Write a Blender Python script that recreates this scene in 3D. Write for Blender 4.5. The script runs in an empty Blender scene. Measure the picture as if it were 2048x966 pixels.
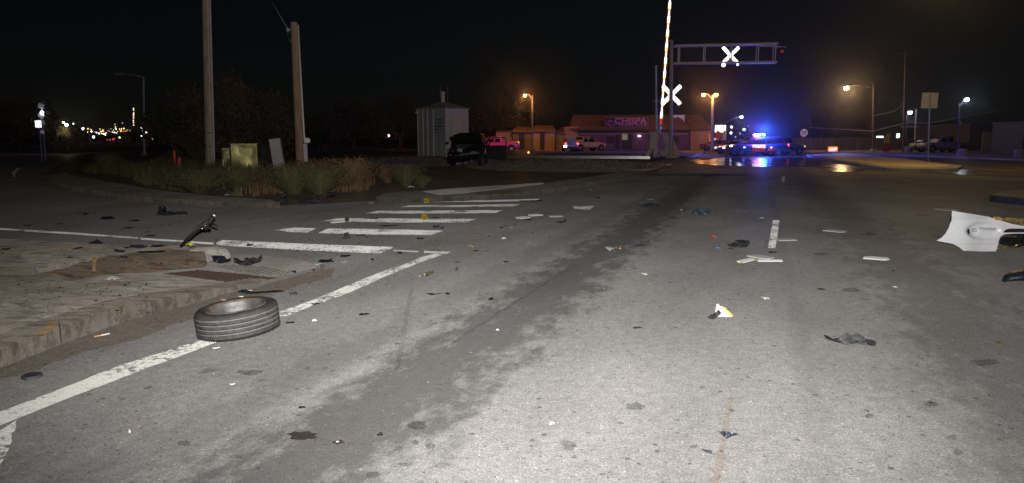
import bpy, math, random
from mathutils import Vector, Matrix, noise
from mathutils.geometry import delaunay_2d_cdt
S = bpy.context.scene
COL = S.collection
R = math.radians
# ---------------------------------------------------------------- camera
H = 1.45; F = 1365.3; PITCH = R(8.5)
cd = bpy.data.cameras.new('camera'); cam = bpy.data.objects.new('camera', cd); COL.objects.link(cam)
cam.location = (0, 0, H); cam.rotation_euler = (math.pi/2-PITCH, 0, 0)
cd.sensor_width = 36; cd.lens = 24; cd.clip_end = 5000; cd.clip_start = 0.05
S.camera = cam
# ---------------------------------------------------------------- world: night sky
W = bpy.data.worlds.new('World'); S.world = W; W.use_nodes = True
nt = W.node_tree; bg = nt.nodes['Background']
sk = nt.nodes.new('ShaderNodeTexSky'); sk.sky_type = 'NISHITA'; sk.sun_disc = False
sk.sun_elevation = R(32); sk.sun_rotation = R(200)
nt.links.new(sk.outputs[0], bg.inputs[0]); bg.inputs[1].default_value = 0.0005
# ---------------------------------------------------------------- the photographer's flash (the light that shows the foreground)
fl = bpy.data.lights.new('camera_flash', 'SPOT'); flo = bpy.data.objects.new('camera_flash', fl); COL.objects.link(flo)
flo.location = (0.05, -0.02, H+0.16)
fl.energy = 4900; fl.spot_size = R(134); fl.spot_blend = 1.0; fl.shadow_soft_size = 0.03
fl.color = (1.0, 0.98, 0.955)
_d = Vector((0.06, 1.0, 0.32)).normalized()
flo.rotation_euler = _d.to_track_quat('-Z', 'Y').to_euler()
# ---------------------------------------------------------------- view / sampling
S.view_settings.view_transform = 'Standard'; S.view_settings.look = 'None'
S.view_settings.exposure = 0; S.view_settings.gamma = 1
S.cycles.use_denoising = True
S.cycles.sample_clamp_indirect = 2.0
S.cycles.max_bounces = 5; S.cycles.transparent_max_bounces = 8
S.cycles.light_sampling_threshold = 0.002

# ---------------------------------------------------------------- pixel <-> world (photo pixels 2048x966)
FW = Vector((0, math.cos(PITCH), -math.sin(PITCH))); UP = Vector((0, math.sin(PITCH), math.cos(PITCH)))
C0 = Vector((0, 0, H))
def ray(px, py):
    return Vector((1, 0, 0))*((px-1024)/F) + UP*((483-py)/F) + FW
def G(px, py, z=0.0):
    r = ray(px, py)
    t = (z-H)/r.z
    return C0 + r*t
def P(px, py, Y):
    r = ray(px, py); return C0 + r*(Y/r.y)
def base_y(py): return G(1024, py).y
# ---------------------------------------------------------------- materials
MATS = {}
def newmat(name):
    m = bpy.data.materials.new(name); m.use_nodes = True; MATS[name] = m
    return m, m.node_tree.nodes, m.node_tree.links
def noise_n(N, L, co, scale, detail=4, rough=0.6):
    n = N.new('ShaderNodeTexNoise'); n.inputs['Scale'].default_value = scale; n.inputs['Detail'].default_value = detail
    n.inputs['Roughness'].default_value = rough
    if co is not None: L.new(co, n.inputs['Vector'])
    return n.outputs['Fac']
def ramp(N, L, fac, stops, interp='LINEAR'):
    r = N.new('ShaderNodeValToRGB'); r.color_ramp.interpolation = interp
    e = r.color_ramp.elements
    while len(e) < len(stops): e.new(0.5)
    for i, (p, c) in enumerate(stops):
        e[i].position = p; e[i].color = (c, c, c, 1) if not isinstance(c, (tuple, list)) else (*c, 1)
    L.new(fac, r.inputs[0]); return r.outputs[0]
def mathn(N, L, op, a, b=None, c=None, clamp=False):
    n = N.new('ShaderNodeMath'); n.operation = op; n.use_clamp = clamp
    for i, v in enumerate((a, b, c)):
        if v is None: continue
        if isinstance(v, (int, float)): n.inputs[i].default_value = v
        else: L.new(v, n.inputs[i])
    return n.outputs[0]
def mixc(N, L, fac, a, b, mode='MIX'):
    n = N.new('ShaderNodeMix'); n.data_type = 'RGBA'; n.blend_type = mode
    if isinstance(fac, (int, float)): n.inputs[0].default_value = fac
    else: L.new(fac, n.inputs[0])
    for i, v in ((6, a), (7, b)):
        if isinstance(v, (tuple, list)): n.inputs[i].default_value = (*v[:3], 1)
        else: L.new(v, n.inputs[i])
    return n.outputs[2]
def mat(name, col, rough=0.6, metal=0.0, var=0.25, vs=8.0, bump=0.0, spec=0.4, alpha=None, coat=0.0):
    m, N, L = newmat(name); b = N['Principled BSDF']
    tc = N.new('ShaderNodeTexCoord')
    f = noise_n(N, L, tc.outputs['Object'], vs, 5)
    lo = tuple(c*(1-var) for c in col); hi = tuple(min(1, c*(1+var)) for c in col)
    L.new(ramp(N, L, f, [(0.3, lo), (0.7, hi)]), b.inputs['Base Color'])
    b.inputs['Roughness'].default_value = rough; b.inputs['Metallic'].default_value = metal
    b.inputs['Specular IOR Level'].default_value = spec
    if coat: b.inputs['Coat Weight'].default_value = coat
    if bump:
        bn = N.new('ShaderNodeBump'); bn.inputs['Strength'].default_value = bump; bn.inputs['Distance'].default_value = 0.01
        L.new(noise_n(N, L, tc.outputs['Object'], vs*6, 4), bn.inputs['Height']); L.new(bn.outputs[0], b.inputs['Normal'])
    return m
def emis(name, col, strength, sample=False):
    m, N, L = newmat(name); b = N['Principled BSDF']
    b.inputs['Base Color'].default_value = (*col, 1)
    b.inputs['Emission Color'].default_value = (*col, 1); b.inputs['Emission Strength'].default_value = strength
    m.cycles.emission_sampling = 'AUTO' if sample else 'NONE'
    return m
def retro(name, col, rough=0.33, base=0.5, bands=None):
    """retroreflective sheeting: glass-bead film sends light back where it came from"""
    m, N, L = newmat(name); N.remove(N['Principled BSDF']); out = N['Material Output']
    g = N.new('ShaderNodeBsdfGlossy'); geo = N.new('ShaderNodeNewGeometry')
    L.new(geo.outputs['Incoming'], g.inputs['Normal']); g.inputs['Roughness'].default_value = rough
    d = N.new('ShaderNodeBsdfDiffuse'); mx = N.new('ShaderNodeMixShader'); mx.inputs[0].default_value = base
    if bands:
        tc = N.new('ShaderNodeTexCoord'); sp = N.new('ShaderNodeSeparateXYZ'); L.new(tc.outputs['Object'], sp.inputs[0])
        v = mathn(N, L, 'FRACT', mathn(N, L, 'DIVIDE', sp.outputs[2], bands[0]))
        cc = ramp(N, L, v, [(0, col), (0.5, bands[1])], 'CONSTANT')
        L.new(cc, g.inputs['Color']); L.new(cc, d.inputs['Color'])
    else:
        g.inputs['Color'].default_value = (*col, 1); d.inputs['Color'].default_value = (*col, 1)
    L.new(d.outputs[0], mx.inputs[1]); L.new(g.outputs[0], mx.inputs[2]); L.new(mx.outputs[0], out.inputs[0])
    return m
M_strip = retro('matte_white_strip', (0.85, 0.85, 0.84), 0.8, 0.25); M_stripd = retro('dull_white_strip', (0.6, 0.6, 0.59), 0.85, 0.2)
# road frame: u across, v along
ROADDIR = Vector((P(1520, 279, 100).x, 100, 0)).normalized()
ROADANG = math.atan2(ROADDIR.x, ROADDIR.y)
def road_uv(p):
    return (p.x*math.cos(ROADANG) - p.y*math.sin(ROADANG), p.x*math.sin(ROADANG) + p.y*math.cos(ROADANG))
def ground_mat(name, base, kind='asphalt', wet=0.0):
    """asphalt / concrete / soil: rough back-scattering diffuse with grain, stains and wear"""
    m, N, L = newmat(name); N.remove(N['Principled BSDF']); out = N['Material Output']
    geo = N.new('ShaderNodeNewGeometry'); pos = geo.outputs['Position']
    mp = N.new('ShaderNodeMapping'); mp.inputs['Rotation'].default_value = (0, 0, ROADANG); L.new(pos, mp.inputs[0])
    rv = mp.outputs[0]
    st = N.new('ShaderNodeMapping'); st.inputs['Scale'].default_value = (1, 0.35, 1); L.new(rv, st.inputs[0])
    fine = noise_n(N, L, pos, 95, 3, 0.75)
    med = noise_n(N, L, pos, 14, 4, 0.6)
    big = noise_n(N, L, st.outputs[0], 0.9, 5, 0.6)
    big2 = noise_n(N, L, pos, 0.33, 3, 0.5)
    if kind == 'asphalt':
        c = ramp(N, L, fine, [(0.30, tuple(0.5*b for b in base)), (0.47, tuple(0.92*b for b in base)), (0.56, tuple(1.08*b for b in base)), (0.72, tuple(1.8*b for b in base))])
        vo = N.new('ShaderNodeTexVoronoi'); vo.inputs['Scale'].default_value = 46; L.new(pos, vo.inputs['Vector'])
        sv = N.new('ShaderNodeSeparateColor'); L.new(vo.outputs['Color'], sv.inputs[0])
        stone = mathn(N, L, 'MULTIPLY', mathn(N, L, 'GREATER_THAN', sv.outputs[0], 0.94), mathn(N, L, 'LESS_THAN', vo.outputs['Distance'], 0.27))
        c = mixc(N, L, mathn(N, L, 'MULTIPLY', stone, 0.4), c, tuple(2.7*b for b in base))
        pit = mathn(N, L, 'MULTIPLY', mathn(N, L, 'GREATER_THAN', sv.outputs[1], 0.93), mathn(N, L, 'LESS_THAN', vo.outputs['Distance'], 0.3))
        c = mixc(N, L, mathn(N, L, 'MULTIPLY', pit, 0.7), c, tuple(0.25*b for b in base))
        for sc_, th_, rr2, kk in ((17, .80, .30, .30), (9, .86, .22, .28), (5, .9, .16, .35)):
            vs_ = N.new('ShaderNodeTexVoronoi'); vs_.inputs['Scale'].default_value = sc_; vs_.inputs['Randomness'].default_value = 1
            wz = N.new('ShaderNodeTexNoise'); wz.inputs['Scale'].default_value = sc_*2.5; L.new(pos, wz.inputs['Vector'])
            wa = N.new('ShaderNodeVectorMath'); wa.operation = 'MULTIPLY_ADD'; L.new(wz.outputs['Color'], wa.inputs[0]); wa.inputs[1].default_value = (.5/sc_, .5/sc_, 0); L.new(pos, wa.inputs[2]); L.new(wa.outputs[0], vs_.inputs['Vector'])
            ss_ = N.new('ShaderNodeSeparateColor'); L.new(vs_.outputs['Color'], ss_.inputs[0])
            hit = mathn(N, L, 'MULTIPLY', mathn(N, L, 'GREATER_THAN', ss_.outputs[0], th_), mathn(N, L, 'MULTIPLY', mathn(N, L, 'SUBTRACT', mathn(N, L, 'MULTIPLY', ss_.outputs[1], rr2), vs_.outputs['Distance']), 14, clamp=True))
            c = mixc(N, L, mathn(N, L, 'MULTIPLY', hit, .75), c, tuple(kk*b for b in base))
        c = mixc(N, L, 1.0, c, ramp(N, L, noise_n(N, L, pos, 38, 3, .7), [(0.3, 0.86), (0.7, 1.15)]), 'MULTIPLY')
        c = mixc(N, L, 1.0, c, ramp(N, L, med, [(0.3, 0.85), (0.7, 1.15)]), 'MULTIPLY')
        c = mixc(N, L, 1.0, c, ramp(N, L, big, [(0.3, 0.78), (0.6, 1.1)]), 'MULTIPLY')
        c = mixc(N, L, 1.0, c, ramp(N, L, big2, [(0.3, 0.85), (0.7, 1.12)]), 'MULTIPLY')
        st2 = N.new('ShaderNodeMapping'); st2.inputs['Scale'].default_value = (1, 0.5, 1); L.new(rv, st2.inputs[0])
        # wheel-path grime: two streaks running with the traffic lane
        sx = N.new('ShaderNodeSeparateXYZ'); L.new(rv, sx.inputs[0])
        edge = noise_n(N, L, st2.outputs[0], 4.5, 8, 0.75)
        grime = None
        for u0, wid, amt, v0, v1 in BANDS:
            du = mathn(N, L, 'ABSOLUTE', mathn(N, L, 'SUBTRACT', sx.outputs[0], u0))
            a = mathn(N, L, 'SUBTRACT', 1.0, mathn(N, L, 'DIVIDE', du, wid), clamp=True)
            a = mathn(N, L, 'MULTIPLY', mathn(N, L, 'ADD', a, mathn(N, L, 'MULTIPLY', mathn(N, L, 'SUBTRACT', edge, 0.52), 3.4)), 1.7, clamp=True)
            a = mathn(N, L, 'MULTIPLY', a, mathn(N, L, 'GREATER_THAN', mathn(N, L, 'SUBTRACT', wid, du), 0.0))
            a = mathn(N, L, 'MULTIPLY', a, amt)
            grime = a if grime is None else mathn(N, L, 'MAXIMUM', grime, a)
        c = mixc(N, L, grime, c, tuple(0.28*b for b in base))
        # round oil drips
        v2 = N.new('ShaderNodeTexVoronoi'); v2.inputs['Scale'].default_value = 2.3; v2.inputs['Randomness'].default_value = 1
        ws = N.new('ShaderNodeMapping'); L.new(pos, ws.inputs[0]); ws.inputs['Scale'].default_value = (1, 0.8, 1)
        nz = N.new('ShaderNodeTexNoise'); nz.inputs['Scale'].default_value = 9; L.new(pos, nz.inputs['Vector'])
        add = N.new('ShaderNodeVectorMath'); add.operation = 'MULTIPLY_ADD'; L.new(nz.outputs['Color'], add.inputs[0]); add.inputs[1].default_value = (.12, .12, 0); L.new(ws.outputs[0], add.inputs[2])
        L.new(add.outputs[0], v2.inputs['Vector'])
        s2 = N.new('ShaderNodeSeparateColor'); L.new(v2.outputs['Color'], s2.inputs[0])
        rad = mathn(N, L, 'MULTIPLY', s2.outputs[1], 0.13)
        drip = mathn(N, L, 'MULTIPLY', mathn(N, L, 'GREATER_THAN', s2.outputs[0], 0.60), mathn(N, L, 'MULTIPLY', mathn(N, L, 'SUBTRACT', rad, v2.outputs['Distance']), 30, clamp=True))
        c = mixc(N, L, mathn(N, L, 'MULTIPLY', drip, 0.5), c, tuple(0.3*b for b in base))
    else:
        c = ramp(N, L, fine, [(0.3, tuple(0.75*b for b in base)), (0.7, tuple(1.2*b for b in base))])
        c = mixc(N, L, 1.0, c, ramp(N, L, big, [(0.3, 0.7), (0.6, 1.12)]), 'MULTIPLY')
        c = mixc(N, L, 1.0, c, ramp(N, L, med, [(0.3, 0.85), (0.7, 1.12)]), 'MULTIPLY')
        if kind == 'concrete':
            s3 = N.new('ShaderNodeMapping'); s3.inputs['Scale'].default_value = (0.8, 2.2, 1); s3.inputs['Rotation'].default_value = (0, 0, 0.3); L.new(pos, s3.inputs[0])
            sp = noise_n(N, L, s3.outputs[0], 5.5, 8, 0.72)
            c = mixc(N, L, ramp(N, L, sp, [(0.47, 0.0), (0.62, 0.8)]), c, tuple(0.33*b for b in base))
            tin = noise_n(N, L, pos, 1.7, 5, 0.6)
            c = mixc(N, L, ramp(N, L, tin, [(0.54, 0.0), (0.72, 0.5)]), c, (0.16, 0.10, 0.05))
        if kind == 'soil':
            c = mixc(N, L, ramp(N, L, noise_n(N, L, pos, 2.3, 6, .7), [(0.4, 0.0), (0.7, 0.8)]), c, (0.02, 0.017, 0.014))
    d = N.new('ShaderNodeBsdfDiffuse'); d.inputs['Roughness'].default_value = 1.0
    L.new(c, d.inputs['Color'])
    g = N.new('ShaderNodeBsdfGlossy'); g.inputs['Roughness'].default_value = 0.42 if not wet else 0.16
    fr = N.new('ShaderNodeFresnel'); fr.inputs['IOR'].default_value = 1.33
    k = mathn(N, L, 'MULTIPLY', fr.outputs[0], 0.05 if not wet else wet)
    bn = N.new('ShaderNodeBump'); bn.inputs['Strength'].default_value = 0.55 if not wet else 0.12
    bn.inputs['Distance'].default_value = 0.006 if not wet else 0.01
    L.new(noise_n(N, L, pos, 60 if not wet else 3, 3, 0.7), bn.inputs['Height'])
    L.new(bn.outputs[0], d.inputs['Normal']) if not wet else None
    L.new(bn.outputs[0], g.inputs['Normal'])
    mx = N.new('ShaderNodeMixShader'); L.new(k, mx.inputs[0]); L.new(d.outputs[0], mx.inputs[1]); L.new(g.outputs[0], mx.inputs[2])
    L.new(mx.outputs[0], out.inputs[0])
    return m
def bu(px, py): return road_uv(G(px, py))[0]
BANDS = [(-1.86, 0.62, 0.72, 0, 50), (-2.6, 0.30, 0.25, 0, 50), (1.62, 0.75, 0.45, 0, 50), (0.35, 0.10, 0.12, 0, 50)]
def paint_mat(name, base, wear=0.5):
    m, N, L = newmat(name); N.remove(N['Principled BSDF']); out = N['Material Output']
    pos = N.new('ShaderNodeNewGeometry').outputs['Position']
    w = noise_n(N, L, pos, 22, 8, 0.8); w2 = noise_n(N, L, pos, 2.2, 4, 0.6)
    t = mathn(N, L, 'ADD', w, mathn(N, L, 'MULTIPLY', mathn(N, L, 'SUBTRACT', w2, 0.5), 0.5))
    worn = ramp(N, L, t, [(0.70-0.22*wear, 0.0), (0.76-0.22*wear, 1.0)])
    c = mixc(N, L, worn, base, (0.10, 0.098, 0.095))
    c = mixc(N, L, 1.0, c, ramp(N, L, noise_n(N, L, pos, 70, 3), [(0.3, 0.8), (0.7, 1.15)]), 'MULTIPLY')
    d = N.new('ShaderNodeBsdfDiffuse'); d.inputs['Roughness'].default_value = 1; L.new(c, d.inputs[0])
    L.new(d.outputs[0], out.inputs[0]); return m
def wood_mat(name, a, b):
    m, N, L = newmat(name); bs = N['Principled BSDF']
    tc = N.new('ShaderNodeTexCoord'); mp = N.new('ShaderNodeMapping'); mp.inputs['Scale'].default_value = (14, 14, 0.8); L.new(tc.outputs['Object'], mp.inputs[0])
    f = noise_n(N, L, mp.outputs[0], 2.0, 8, 0.65); L.new(ramp(N, L, f, [(0.35, a), (0.65, b)]), bs.inputs['Base Color'])
    bs.inputs['Roughness'].default_value = 0.85; return m

ASPH = (0.125, 0.121, 0.117)
M_asph = ground_mat('asphalt', ASPH)
M_wet = ground_mat('wet_asphalt', (0.06, 0.058, 0.057), wet=0.6)
M_wet2 = ground_mat('damp_concrete_panel', (0.13, 0.128, 0.12), 'plain', wet=0.55)
M_conc = ground_mat('concrete', (0.19, 0.172, 0.15), 'concrete')
M_conc2 = ground_mat('pale_concrete', (0.33, 0.31, 0.28), 'plain')
M_conc3 = ground_mat('dim_concrete', (0.145, 0.13, 0.11), 'concrete')
M_kerb = ground_mat('kerb_concrete', (0.15, 0.13, 0.108), 'concrete')
M_soil = ground_mat('soil', (0.075, 0.058, 0.042), 'soil')
M_gravel = ground_mat('gravel_bed', (0.13, 0.125, 0.118), 'plain')
M_dirt = ground_mat('mud_smear', (0.115, 0.090, 0.066), 'concrete')
M_dome = ground_mat('rusty_paver', (0.055, 0.034, 0.027), 'plain')
M_domeg = ground_mat('grey_paver', (0.17, 0.16, 0.145), 'plain')
M_stain = ground_mat('oil_soaked_asphalt', (0.022, 0.018, 0.015), 'plain')
M_seal = ground_mat('tan_crack_fill', (0.118, 0.104, 0.092))
M_scuff = ground_mat('faint_scuff', (0.075, 0.073, 0.071)); M_skid = ground_mat('faint_skid', (0.100, 0.097, 0.094))
M_paint = paint_mat('white_road_paint', (0.42, 0.415, 0.39), 0.8)
M_paintw = paint_mat('worn_white_paint', (0.66, 0.655, 0.64), 0.85)
M_paintd = paint_mat("faded_white_paint", (0.5, 0.5, 0.49), 0.9)
M_wood = wood_mat('weathered_pole_wood', (0.22, 0.16, 0.12), (0.58, 0.46, 0.37))
M_wood2 = wood_mat('brown_pole_wood', (0.19, 0.11, 0.065), (0.36, 0.23, 0.145))
M_galv = mat('galvanised_steel', (0.58, 0.57, 0.57), 0.6, 0.15, 0.15, 12)
M_galvd = mat('dull_grey_steel', (0.36, 0.35, 0.35), 0.65, 0.1, 0.2, 6)
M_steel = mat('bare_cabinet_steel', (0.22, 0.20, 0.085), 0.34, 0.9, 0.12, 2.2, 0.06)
M_gpaint = mat('grey_painted_steel', (0.46, 0.46, 0.46), 0.5, 0.0, 0.12, 4)
M_dark = mat('black_plastic', (0.012, 0.012, 0.014), 0.6, 0, 0.4, 20, 0.3)
M_darkg = mat('grey_broken_plastic', (0.05, 0.052, 0.056), 0.6, 0, 0.5, 24, 0.3)
M_bluep = mat('dark_blue_shard', (0.010, 0.012, 0.022), 0.4, 0, 0.4, 16, 0.2)
M_navy = mat('dark_teal_plastic', (0.012, 0.02, 0.027), 0.45, 0, 0.4, 12, 0.2)
M_orange = mat('orange_lens_plastic', (0.55, 0.12, 0.02), 0.35, 0, 0.3, 20)
M_white = mat('white_plastic', (0.78, 0.78, 0.76), 0.35, 0, 0.06, 10)
M_dwhite = mat('dull_white_plastic', (0.5, 0.5, 0.48), 0.5, 0, 0.2, 20)
M_yellow = mat('yellow_plastic', (0.75, 0.55, 0.03), 0.5, 0, 0.08, 10)
M_limey = mat('lime_yellow_foam', (0.45, 0.47, 0.06), 0.6, 0, 0.2, 20)
M_tan = mat('tan_cardboard', (0.4, 0.26, 0.14), 0.8, 0, 0.2, 20)
M_teal = mat('pale_teal_plastic', (0.14, 0.34, 0.34), 0.35, 0, 0.2, 20)
M_bronze = mat('brown_tinted_plastic', (0.075, 0.052, 0.028), 0.4, 0, 0.3, 18)
M_chrome = mat('scratched_chrome', (0.6, 0.6, 0.62), 0.25, 1, 0.2, 14)

# ---------------------------------------------------------------- object helpers
def tag(o, label=None, cat=None, group=None, kind=None):
    if label: o['label'] = label
    if cat: o['category'] = cat
    if group: o['group'] = group
    if kind: o['kind'] = kind
    return o
def empty(name, loc, rz=0, label=None, cat=None, group=None):
    o = bpy.data.objects.new(name, None); COL.objects.link(o); o.location = loc; o.rotation_euler = (0, 0, rz)
    o.empty_display_size = 0.2
    return tag(o, label, cat, group)
class MB:
    def __init__(s): s.v = []; s.f = []; s.mi = []; s.sm = []
    def add(s, verts, faces, mi=0, smooth=False):
        o = len(s.v); s.v += [tuple(v) for v in verts]
        for f in faces: s.f.append(tuple(i+o for i in f)); s.mi.append(mi); s.sm.append(smooth)
        return s
    def box(s, c, size, rot=None, mi=0, ch=0.0, taper=1.0):
        hx, hy, hz = (a/2 for a in size); c = Vector(c)
        if ch <= 0:
            pts = [Vector((x*(taper if z > 0 else 1), y*(taper if z > 0 else 1), z)) for z in (-hz, hz) for x, y in ((-hx, -hy), (hx, -hy), (hx, hy), (-hx, hy))]
            fs = [(3, 2, 1, 0), (4, 5, 6, 7), (0, 1, 5, 4), (1, 2, 6, 5), (2, 3, 7, 6), (3, 0, 4, 7)]
        else:
            ch = min(ch, hx*.9, hy*.9, hz*.9); pts = []
            for z, k in ((-hz, ch), (-hz+ch, 0), (hz-ch, 0), (hz, ch)):
                x, y = hx-k, hy-k
                pts += [Vector(q) for q in ((-x+ch, -y, z), (x-ch, -y, z), (x, -y+ch, z), (x, y-ch, z), (x-ch, y, z), (-x+ch, y, z), (-x, y-ch, z), (-x, -y+ch, z))]
            fs = [tuple(reversed(range(8))), tuple(range(24, 32))]
            for r in range(3):
                for i in range(8): j = (i+1) % 8; fs.append((r*8+i, r*8+j, r*8+8+j, r*8+8+i))
        if rot is not None: pts = [rot @ p for p in pts]
        return s.add([p+c for p in pts], fs, mi)
    def tube(s, a, b, r0, r1=None, n=10, mi=0, caps=True, smooth=True):
        a = Vector(a); b = Vector(b); r1 = r0 if r1 is None else r1
        q = (b-a).to_track_quat('Z', 'Y'); vs = []
        for p, r in ((a, r0), (b, r1)):
            for i in range(n):
                t = 2*math.pi*i/n; vs.append(p + q @ Vector((math.cos(t)*r, math.sin(t)*r, 0)))
        s.add(vs, [(i, (i+1) % n, n+(i+1) % n, n+i) for i in range(n)], mi, smooth)
        if caps:
            s.add(vs[:n], [tuple(reversed(range(n)))], mi); s.add(vs[n:], [tuple(range(n))], mi)
        return s
    def path(s, pts, r, n=7, mi=0):
        pts = [Vector(p) for p in pts]; rs = r if isinstance(r, (list, tuple)) else [r]*len(pts); vs = []
        for k, p in enumerate(pts):
            t = (pts[min(k+1, len(pts)-1)]-pts[max(k-1, 0)]).normalized()
            q = t.to_track_quat('Z', 'Y')
            for i in range(n):
                a = 2*math.pi*i/n; vs.append(p + q @ Vector((math.cos(a)*rs[k], math.sin(a)*rs[k], 0)))
        fs = [(k*n+i, k*n+(i+1) % n, (k+1)*n+(i+1) % n, (k+1)*n+i) for k in range(len(pts)-1) for i in range(n)]
        fs += [tuple(reversed(range(n))), tuple(range((len(pts)-1)*n, len(pts)*n))]
        return s.add(vs, fs, mi, True)
    def lathe(s, prof, n=32, c=(0, 0, 0), mi=0, mis=None, smooth=True):
        c = Vector(c); vs = []
        for r, z in prof:
            for i in range(n):
                a = 2*math.pi*i/n; vs.append(c+Vector((math.cos(a)*r, math.sin(a)*r, z)))
        o = len(s.v); s.v += [tuple(v) for v in vs]
        for k in range(len(prof)-1):
            for i in range(n):
                s.f.append((o+k*n+i, o+k*n+(i+1) % n, o+(k+1)*n+(i+1) % n, o+(k+1)*n+i)); s.mi.append(mis[k] if mis else mi); s.sm.append(smooth)
        return s
    def prism(s, poly, z0, z1, mi=0):
        n = len(poly); vs = [(x, y, z0) for x, y in poly]+[(x, y, z1) for x, y in poly]
        return s.add(vs, [tuple(reversed(range(n))), tuple(range(n, 2*n))]+[(i, (i+1) % n, n+(i+1) % n, n+i) for i in range(n)], mi)
    def ball(s, c, r, n=10, m=6, mi=0, sq=(1, 1, 1)):
        c = Vector(c); vs = [c+Vector((0, 0, -r*sq[2]))]
        for j in range(1, m):
            t = -math.pi/2+math.pi*j/m
            for i in range(n):
                a = 2*math.pi*i/n; vs.append(c+Vector((math.cos(a)*math.cos(t)*r*sq[0], math.sin(a)*math.cos(t)*r*sq[1], math.sin(t)*r*sq[2])))
        vs.append(c+Vector((0, 0, r*sq[2]))); fs = []
        for i in range(n):
            fs.append((0, 1+(i+1) % n, 1+i)); fs.append((len(vs)-1, len(vs)-1-n+i, len(vs)-1-n+(i+1) % n))
        for j in range(m-2):
            for i in range(n): a = 1+j*n; fs.append((a+i, a+(i+1) % n, a+n+(i+1) % n, a+n+i))
        return s.add(vs, fs, mi, True)
    def xf(s, fn): s.v = [tuple(fn(Vector(v))) for v in s.v]; return s
    def build(s, name, m, parent=None, loc=None, rot=None):
        me = bpy.data.meshes.new(name); me.from_pydata(s.v, [], s.f)
        for mm in (m if isinstance(m, (list, tuple)) else [m]): me.materials.append(mm)
        me.polygons.foreach_set('material_index', s.mi); me.polygons.foreach_set('use_smooth', s.sm); me.update()
        o = bpy.data.objects.new(name, me); COL.objects.link(o)
        if parent: o.parent = parent
        if loc is not None: o.location = loc
        if rot is not None: o.rotation_euler = rot
        return o
def copy_tree(o, parent=None, **kw):
    c = o.copy(); COL.objects.link(c); c.parent = parent
    for ch in list(o.children):
        d = copy_tree(ch, c)
    for k, v in kw.items(): c[k] = v
    return c
def cdt(outline, spacing=None, holes=(), rnd=None):
    """triangulate a 2D outline (with optional holes and inner grid points) -> verts2d, faces, boundary count"""
    pts = [Vector(p) for p in outline]; edges = [(i, (i+1) % len(pts)) for i in range(len(pts))]
    base = len(pts)
    for h in holes:
        o = len(pts); pts += [Vector(p) for p in h]; edges += [(o+i, o+(i+1) % len(h)) for i in range(len(h))]
    def inside(p, poly):
        c = False; j = len(poly)-1
        for i in range(len(poly)):
            a, b = poly[i], poly[j]
            if (a[1] > p[1]) != (b[1] > p[1]) and p[0] < (b[0]-a[0])*(p[1]-a[1])/(b[1]-a[1])+a[0]: c = not c
            j = i
        return c
    if spacing:
        xs = [p[0] for p in outline]; ys = [p[1] for p in outline]
        y = min(ys)+spacing/2
        while y < max(ys):
            x = min(xs)+spacing/2
            while x < max(xs):
                if inside((x, y), outline) and not any(inside((x, y), h) for h in holes): pts.append(Vector((x, y)))
                x += spacing
            y += spacing
    v, e, f, *_ = delaunay_2d_cdt(pts, edges, [], 0, 1e-6)
    fs = []
    for t in f:
        c = sum((v[i] for i in t), Vector((0, 0)))/len(t)
        if inside(c, outline) and not any(inside(c, h) for h in holes):
            a = v[t[0]]; b = v[t[1]]; d = v[t[2]]
            ar = (b-a).cross(d-a)
            fs.append(tuple(t) if ar > 0 else tuple(reversed(t)))
    return v, fs
def dens(pts, step, jit=0.0, rnd=random, closed=True):
    out = []; n = len(pts)
    for i in range(n if closed else n-1):
        a = Vector(pts[i][:2]); b = Vector(pts[(i+1) % n][:2]); k = max(1, int((b-a).length/step))
        for j in range(k):
            p = a.lerp(b, j/k)
            if jit and j: p = p+Vector((rnd.uniform(-jit, jit), rnd.uniform(-jit, jit)))
            out.append((p.x, p.y))
    return out
def sheet(name, px, m, z=0.004, jit=0.0, step=0.25, kind='structure', label=None, zs=None, world=False, parent=None):
    """thin flat sheet on the ground outlined by photo pixels"""
    pts = [(p[0], p[1]) if world else tuple(G(p[0], p[1], z)[:2]) for p in px]
    pts = dens(pts, step, jit)
    v, fs = cdt(pts)
    mb = MB().add([(p.x, p.y, z) for p in v], fs)
    o = mb.build(name, m, parent)
    if kind: o['kind'] = kind
    if label: o['label'] = label
    return o
def slab(name, px, m, z=0.12, skirt=None, zf=None, spacing=None, parent=None, step=0.3, jit=0.0, world=False, mside=None):
    """raised slab: top outlined by photo pixels at height z (or zf(x,y)), vertical faces down below the ground"""
    pts = [(p[0], p[1]) if world else tuple(G(p[0], p[1], p[2] if len(p) > 2 else z)[:2]) for p in px]
    pts = dens(pts, step, jit)
    v, fs = cdt(pts, spacing)
    zz = (lambda x, y: z) if zf is None else zf
    mb = MB().add([(p.x, p.y, zz(p.x, p.y)) for p in v], fs)
    n = len(pts); lo = -0.03
    vs = [(x, y, zz(x, y)) for x, y in pts]+[(x, y, lo) for x, y in pts]
    area = sum(pts[i][0]*pts[(i+1) % n][1]-pts[(i+1) % n][0]*pts[i][1] for i in range(n))
    q = [(i, n+i, n+(i+1) % n, (i+1) % n) if area > 0 else (i, (i+1) % n, n+(i+1) % n, n+i) for i in range(n)]
    mb.add(vs, q, 1 if mside else 0)
    return mb.build(name, [m, mside] if mside else m, parent)
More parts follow.
